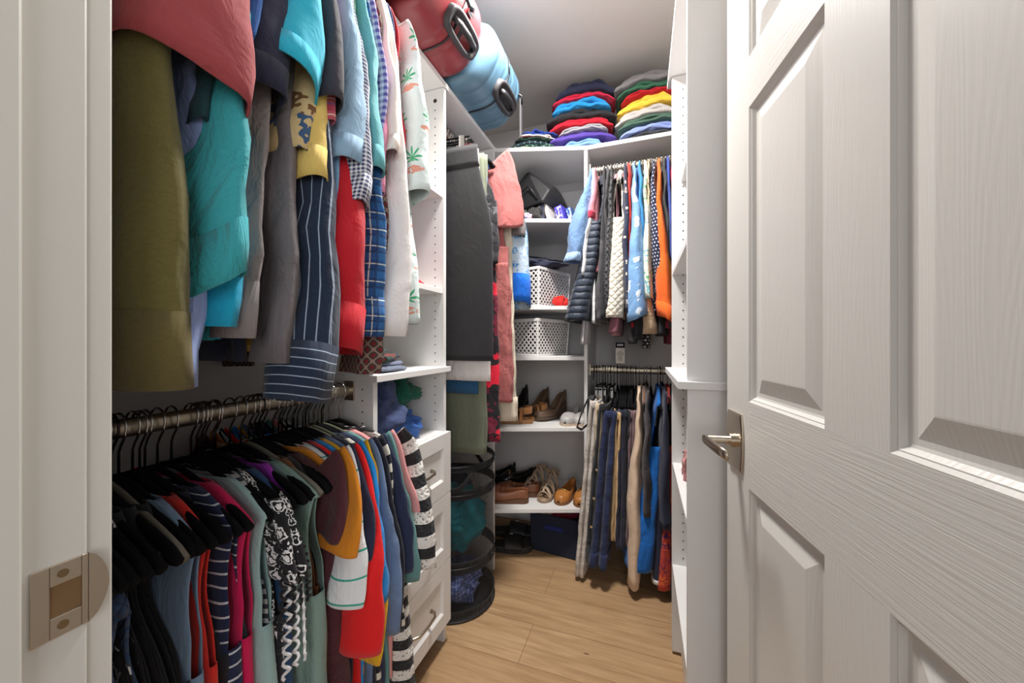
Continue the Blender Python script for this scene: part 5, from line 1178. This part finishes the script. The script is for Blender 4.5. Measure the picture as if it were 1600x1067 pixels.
# dark blue fabric bin on the floor
r = empty('fabric_bin', (-.435, 2.035, .001), 'dark blue woven fabric bin on the floor below the shoe shelf', 'storage bin', rz=-.10)
fb = m((30, 40, 62), 'mel', c2=(20, 28, 46), wr=.5); q = MB(); w, d, h = .27, .22, .205
for b in ((-w/2, w/2, -d/2, -d/2+.008), (-w/2, w/2, d/2-.008, d/2), (-w/2, -w/2+.008, -d/2, d/2), (w/2-.008, w/2, -d/2, d/2)): q.box(*b, 0, h)
q.box(-w/2, w/2, -d/2, d/2, 0, .006); q.build('bin_walls', fb, r, bev=.003)
q = MB(); q.box(-.05, .05, -d/2-.004, -d/2-.0005, h-.075, h-.052); q.build('bin_handle', m((28, 40, 110)), r, bev=.001)
crumple('garment_heap', 'clothes', (-.42, 2.04, .13), (.22, .17, .16), m((120, 24, 44), wr=1), 'burgundy clothes in the dark blue fabric bin', 51, flat=.4)
crumple('scarf', 'scarf', (-.51, 1.99, .17), (.09, .10, .09), m((170, 150, 140), wr=1), 'beige scarf at the left inside the dark blue fabric bin', 52, flat=.4)
# mesh hamper
def mesh_mat():
    n = NT('black_mesh'); uv, u, v = n.uv(); p = .0032
    a = n.math('ABSOLUTE', n.math('SUBTRACT', n.math('FRACT', n.math('DIVIDE', u, p)), .5)); b = n.math('ABSOLUTE', n.math('SUBTRACT', n.math('FRACT', n.math('DIVIDE', v, p)), .5))
    n.b.inputs['Base Color'].default_value = lin((30, 30, 33)); n.b.inputs['Roughness'].default_value = .7
    n.put(n.b.inputs['Alpha'], n.math('GREATER_THAN', n.math('MAXIMUM', a, b), .405)); return n.m
def hamper():
    root = empty('mesh_hamper', (-.795, 1.475, 0), 'black mesh pop-up laundry hamper standing beside the drawers', 'laundry hamper')
    MM = mesh_mat(); BF = m((34, 34, 37), rough=.8); R0 = .178
    def cyl(z0, z1, nm, mat, r0=R0, r1=R0, n=8, thick=0):
        P = np.zeros((n, 72, 3)); q = 2*PI*np.arange(72)/72; uv = np.zeros((n, 72, 2))
        for i in range(n):
            u = i/(n-1); rr_ = r0+(r1-r0)*u-.006*math.sin(PI*u); P[i, :, 0] = rr_*np.cos(q); P[i, :, 1] = rr_*np.sin(q); P[i, :, 2] = z0+(z1-z0)*u; uv[i, :, 0] = q*R0; uv[i, :, 1] = z0+(z1-z0)*u
        grid(nm, P, mat, root, True, thick, None, uv)
    cyl(.045, .20, 'mesh_wall', MM); cyl(.24, .50, 'mesh_wall', MM); cyl(.53, .62, 'mesh_wall', MM)
    cyl(0.004, .05, 'base_band', BF, thick=.002); cyl(.195, .245, 'middle_band', BF, thick=.002); cyl(.495, .535, 'upper_band', BF, thick=.002); cyl(.61, .635, 'top_band', BF, thick=.002)
    q = MB(); q.tube([(0, 0, .002), (0, 0, .008)], R0-.001, 48); q.build('hamper_base', BF, root)
    for z_ in (.008, .22, .515, .630):
        q = MB(); q.tube([(R0*math.cos(t), R0*math.sin(t), z_) for t in np.linspace(0, 2*PI, 49)], .0026, 8); q.build('wire_ring', BLACKP, root, smooth=True)
    for s in (-1, 1):
        q = MB(); q.tube([((R0+.003)*math.cos(a), (R0+.003)*math.sin(a), .60-.06*math.sin((a-s*1.1+.4)/.8*PI)) for a in np.linspace(s*1.1-.4, s*1.1+.4, 13)], .004, 8, rr=[(.002, .010)]*13); q.build('carry_strap', BF, root, smooth=True)
hamper()
crumple('towel', 'towel', (-.765, 1.452, .245), (.215, .235, .28), m((24, 128, 140), wr=1), 'teal clothes pressed against the upper mesh of the hamper', 12, flat=.45)
crumple('shirt', 'shirt', (-.785, 1.46, .012), (.25, .25, .17), m((112, 132, 190), 'plaid', c2=(80, 100, 168), c3=(210, 216, 236), c4=(60, 70, 130), per=.02, wr=1), 'blue checked shirt in the bottom of the mesh hamper', 14, flat=.45)
crumple('garment_heap', 'clothes', (-.84, 1.52, .42), (.20, .20, .17), m((34, 36, 52), wr=1), 'dark clothes on top of the teal ones in the hamper', 15, flat=.4)

# ================================================================ corner shelf clutter
z = 1.7605
r = empty('handbag', (-.575, 2.03, z+.115), 'large black satchel bag on the top corner shelf', 'bag', rz=-.35)
V = [(-.19, -.10, -.02), (.13, -.12, 0.0), (.17, .09, 0), (-.17, .12, 0), (-.15, -.07, .09), (.02, -.11, .195), (.15, -.02, .10), (.12, .09, .10), (-.13, .10, .10), (-.02, .02, .205), (.165, -.10, .06)]
bm_ = MB(); 
import bmesh
b_ = bmesh.new()
for v in V: b_.verts.new(v)
bmesh.ops.convex_hull(b_, input=b_.verts[:]); me = bpy.data.meshes.new('bag_body'); b_.to_mesh(me); b_.free(); me.materials.append(LEA((34, 34, 36), .5))
o = bpy.data.objects.new('bag_body', me); C.objects.link(o); o.parent = r
bv = o.modifiers.new('bevel', 'BEVEL'); bv.width = .010; bv.segments = 3
q = MB(); q.tube([(-.15, -.12, -.02), (-.06, -.135, .05), (.05, -.135, .10), (.10, -.125, .02)], .005, 8); q.build('bag_strap', BLACKP, r, smooth=True)
crumple('pouch', 'bag', (-.65, 1.90, z), (.16, .11, .10), m((60, 78, 66), wr=1, rough=.5), 'dark green pouch with straps below the black satchel', 61, flat=.4)
crumple('purse', 'bag', (-.605, 1.865, z), (.12, .07, .085), m((150, 120, 150), 'floral', c2=(230, 120, 140), c3=(60, 90, 180), c4=(240, 240, 240), per=.03, duty=.6, ring=1), 'small multicoloured floral purse at the front of the top corner shelf', 62)
crumple('bag', 'bag', (-.54, 1.92, z), (.13, .12, .13), m((44, 42, 42), wr=1, rough=.5), 'crumpled black bag between the floral purse and the books', 63, flat=.4)
crumple('pouch', 'bag', (-.50, 1.97, z+.06), (.08, .08, .08), m((122, 78, 52), rough=.5), 'small brown leather pouch under the black satchel', 64, flat=.4)
def book(x, y, h, t, d, c, c2, tilt, label, rz):
    r = empty('book', (x, y, z), label, 'book', 'books and boxes on the top corner shelf'); r.rotation_euler = (0, tilt, rz)
    q = MB(); q.box(0, t, 0, d, 0, h); q.build('cover', solid('cover_%d_%d' % (c[0], int(abs(x)*1000)), c, .4), r, bev=.001)
    n = NT('spine_print'); uv = n.obj()[0]; n.put(n.b.inputs['Base Color'], n.mix(n.math('GREATER_THAN', n.noise(uv, 60, 3), .52), lin(c), lin(c2))); n.b.inputs['Roughness'].default_value = .35
    q = MB(); q.box(t*.08, t*.92, -.0012, -.0002, h*.06, h*.94); q.build('spine', n.m, r)
book(-.500, 1.90, .115, .014, .15, (40, 44, 66), (70, 76, 100), -.12, 'dark blue book leaning left of the white one', -.25)
book(-.470, 1.91, .125, .020, .15, (206, 200, 196), (190, 182, 178), -.30, 'white book leaning against the purple box', -.25)
book(-.425, 1.93, .100, .040, .14, (78, 70, 190), (200, 196, 240), -.22, 'purple printed box between the white book and the teal one', -.25)
book(-.365, 1.95, .095, .026, .14, (60, 90, 150), (200, 235, 240), -.25, 'blue and white printed box nearest the divider panel', -.25)

# ================================================================ lights, world, camera
r = empty('ceiling_light', (-.33, 1.15, CEIL), 'round flush ceiling lamp of the closet just above the frame', 'ceiling light')
q = MB(); q.tube([(0, 0, 0), (0, 0, -.018)], .15, 40); q.build('lamp_base', PAINT, r)
n = NT('lamp_diffuser'); n.b.inputs['Emission Color'].default_value = (1, .96, .90, 1); n.b.inputs['Emission Strength'].default_value = 42; n.b.inputs['Base Color'].default_value = lin((240, 238, 230))
P = np.zeros((8, 40, 3)); qq = 2*PI*np.arange(40)/40
for i in range(8):
    a = PI/2*i/7; P[i, :, 0] = .14*math.cos(a*.985)*np.cos(qq); P[i, :, 1] = .14*math.cos(a*.985)*np.sin(qq); P[i, :, 2] = -.018-.030*math.sin(a)
grid('lamp_diffuser', P, n.m, r, True, 0, None, None, (False, True))
def area(name, loc, tgt, size, power, col, shape='DISK', sy=None):
    l = bpy.data.lights.new(name, 'AREA'); l.energy = power; l.color = col; l.shape = shape; l.size = size
    if sy: l.size_y = sy
    o = bpy.data.objects.new(name, l); C.objects.link(o); o.location = loc
    from mathutils import Vector
    o.rotation_euler = (Vector(tgt)-Vector(loc)).to_track_quat('-Z', 'Y').to_euler(); return o
area('closet_lamp', (-.33, 1.15, CEIL-.055), (-.33, 1.15, 0), .28, LAMP, (1, .965, .92))
area('room_fill', (.65, -2.1, 1.45), (-.5, .8, 1.0), 1.9, ROOM, (.98, .99, 1.0), 'RECTANGLE', 1.5)  # added soft fill from behind the camera, brightens the left clothes; no real window
w = bpy.data.worlds.new('room_air'); bpy.context.scene.world = w; w.use_nodes = True
w.node_tree.nodes['Background'].inputs[0].default_value = (.95, .97, 1, 1); w.node_tree.nodes['Background'].inputs[1].default_value = AMB
cd = bpy.data.cameras.new('camera'); cam = bpy.data.objects.new('camera', cd); C.objects.link(cam)
cam.location = (0, 0, 1.14); cam.rotation_euler = (PI/2, 0, math.asin(.3338)); cd.sensor_width = 36; cd.lens = 575/1600*36; cd.clip_start = .01
bpy.context.scene.camera = cam
vs = bpy.context.scene.view_settings; vs.view_transform = 'Standard'; vs.look = 'None'; vs.exposure = EXPO; vs.gamma = 1
try: vs.use_curve_mapping = False
except Exception: pass
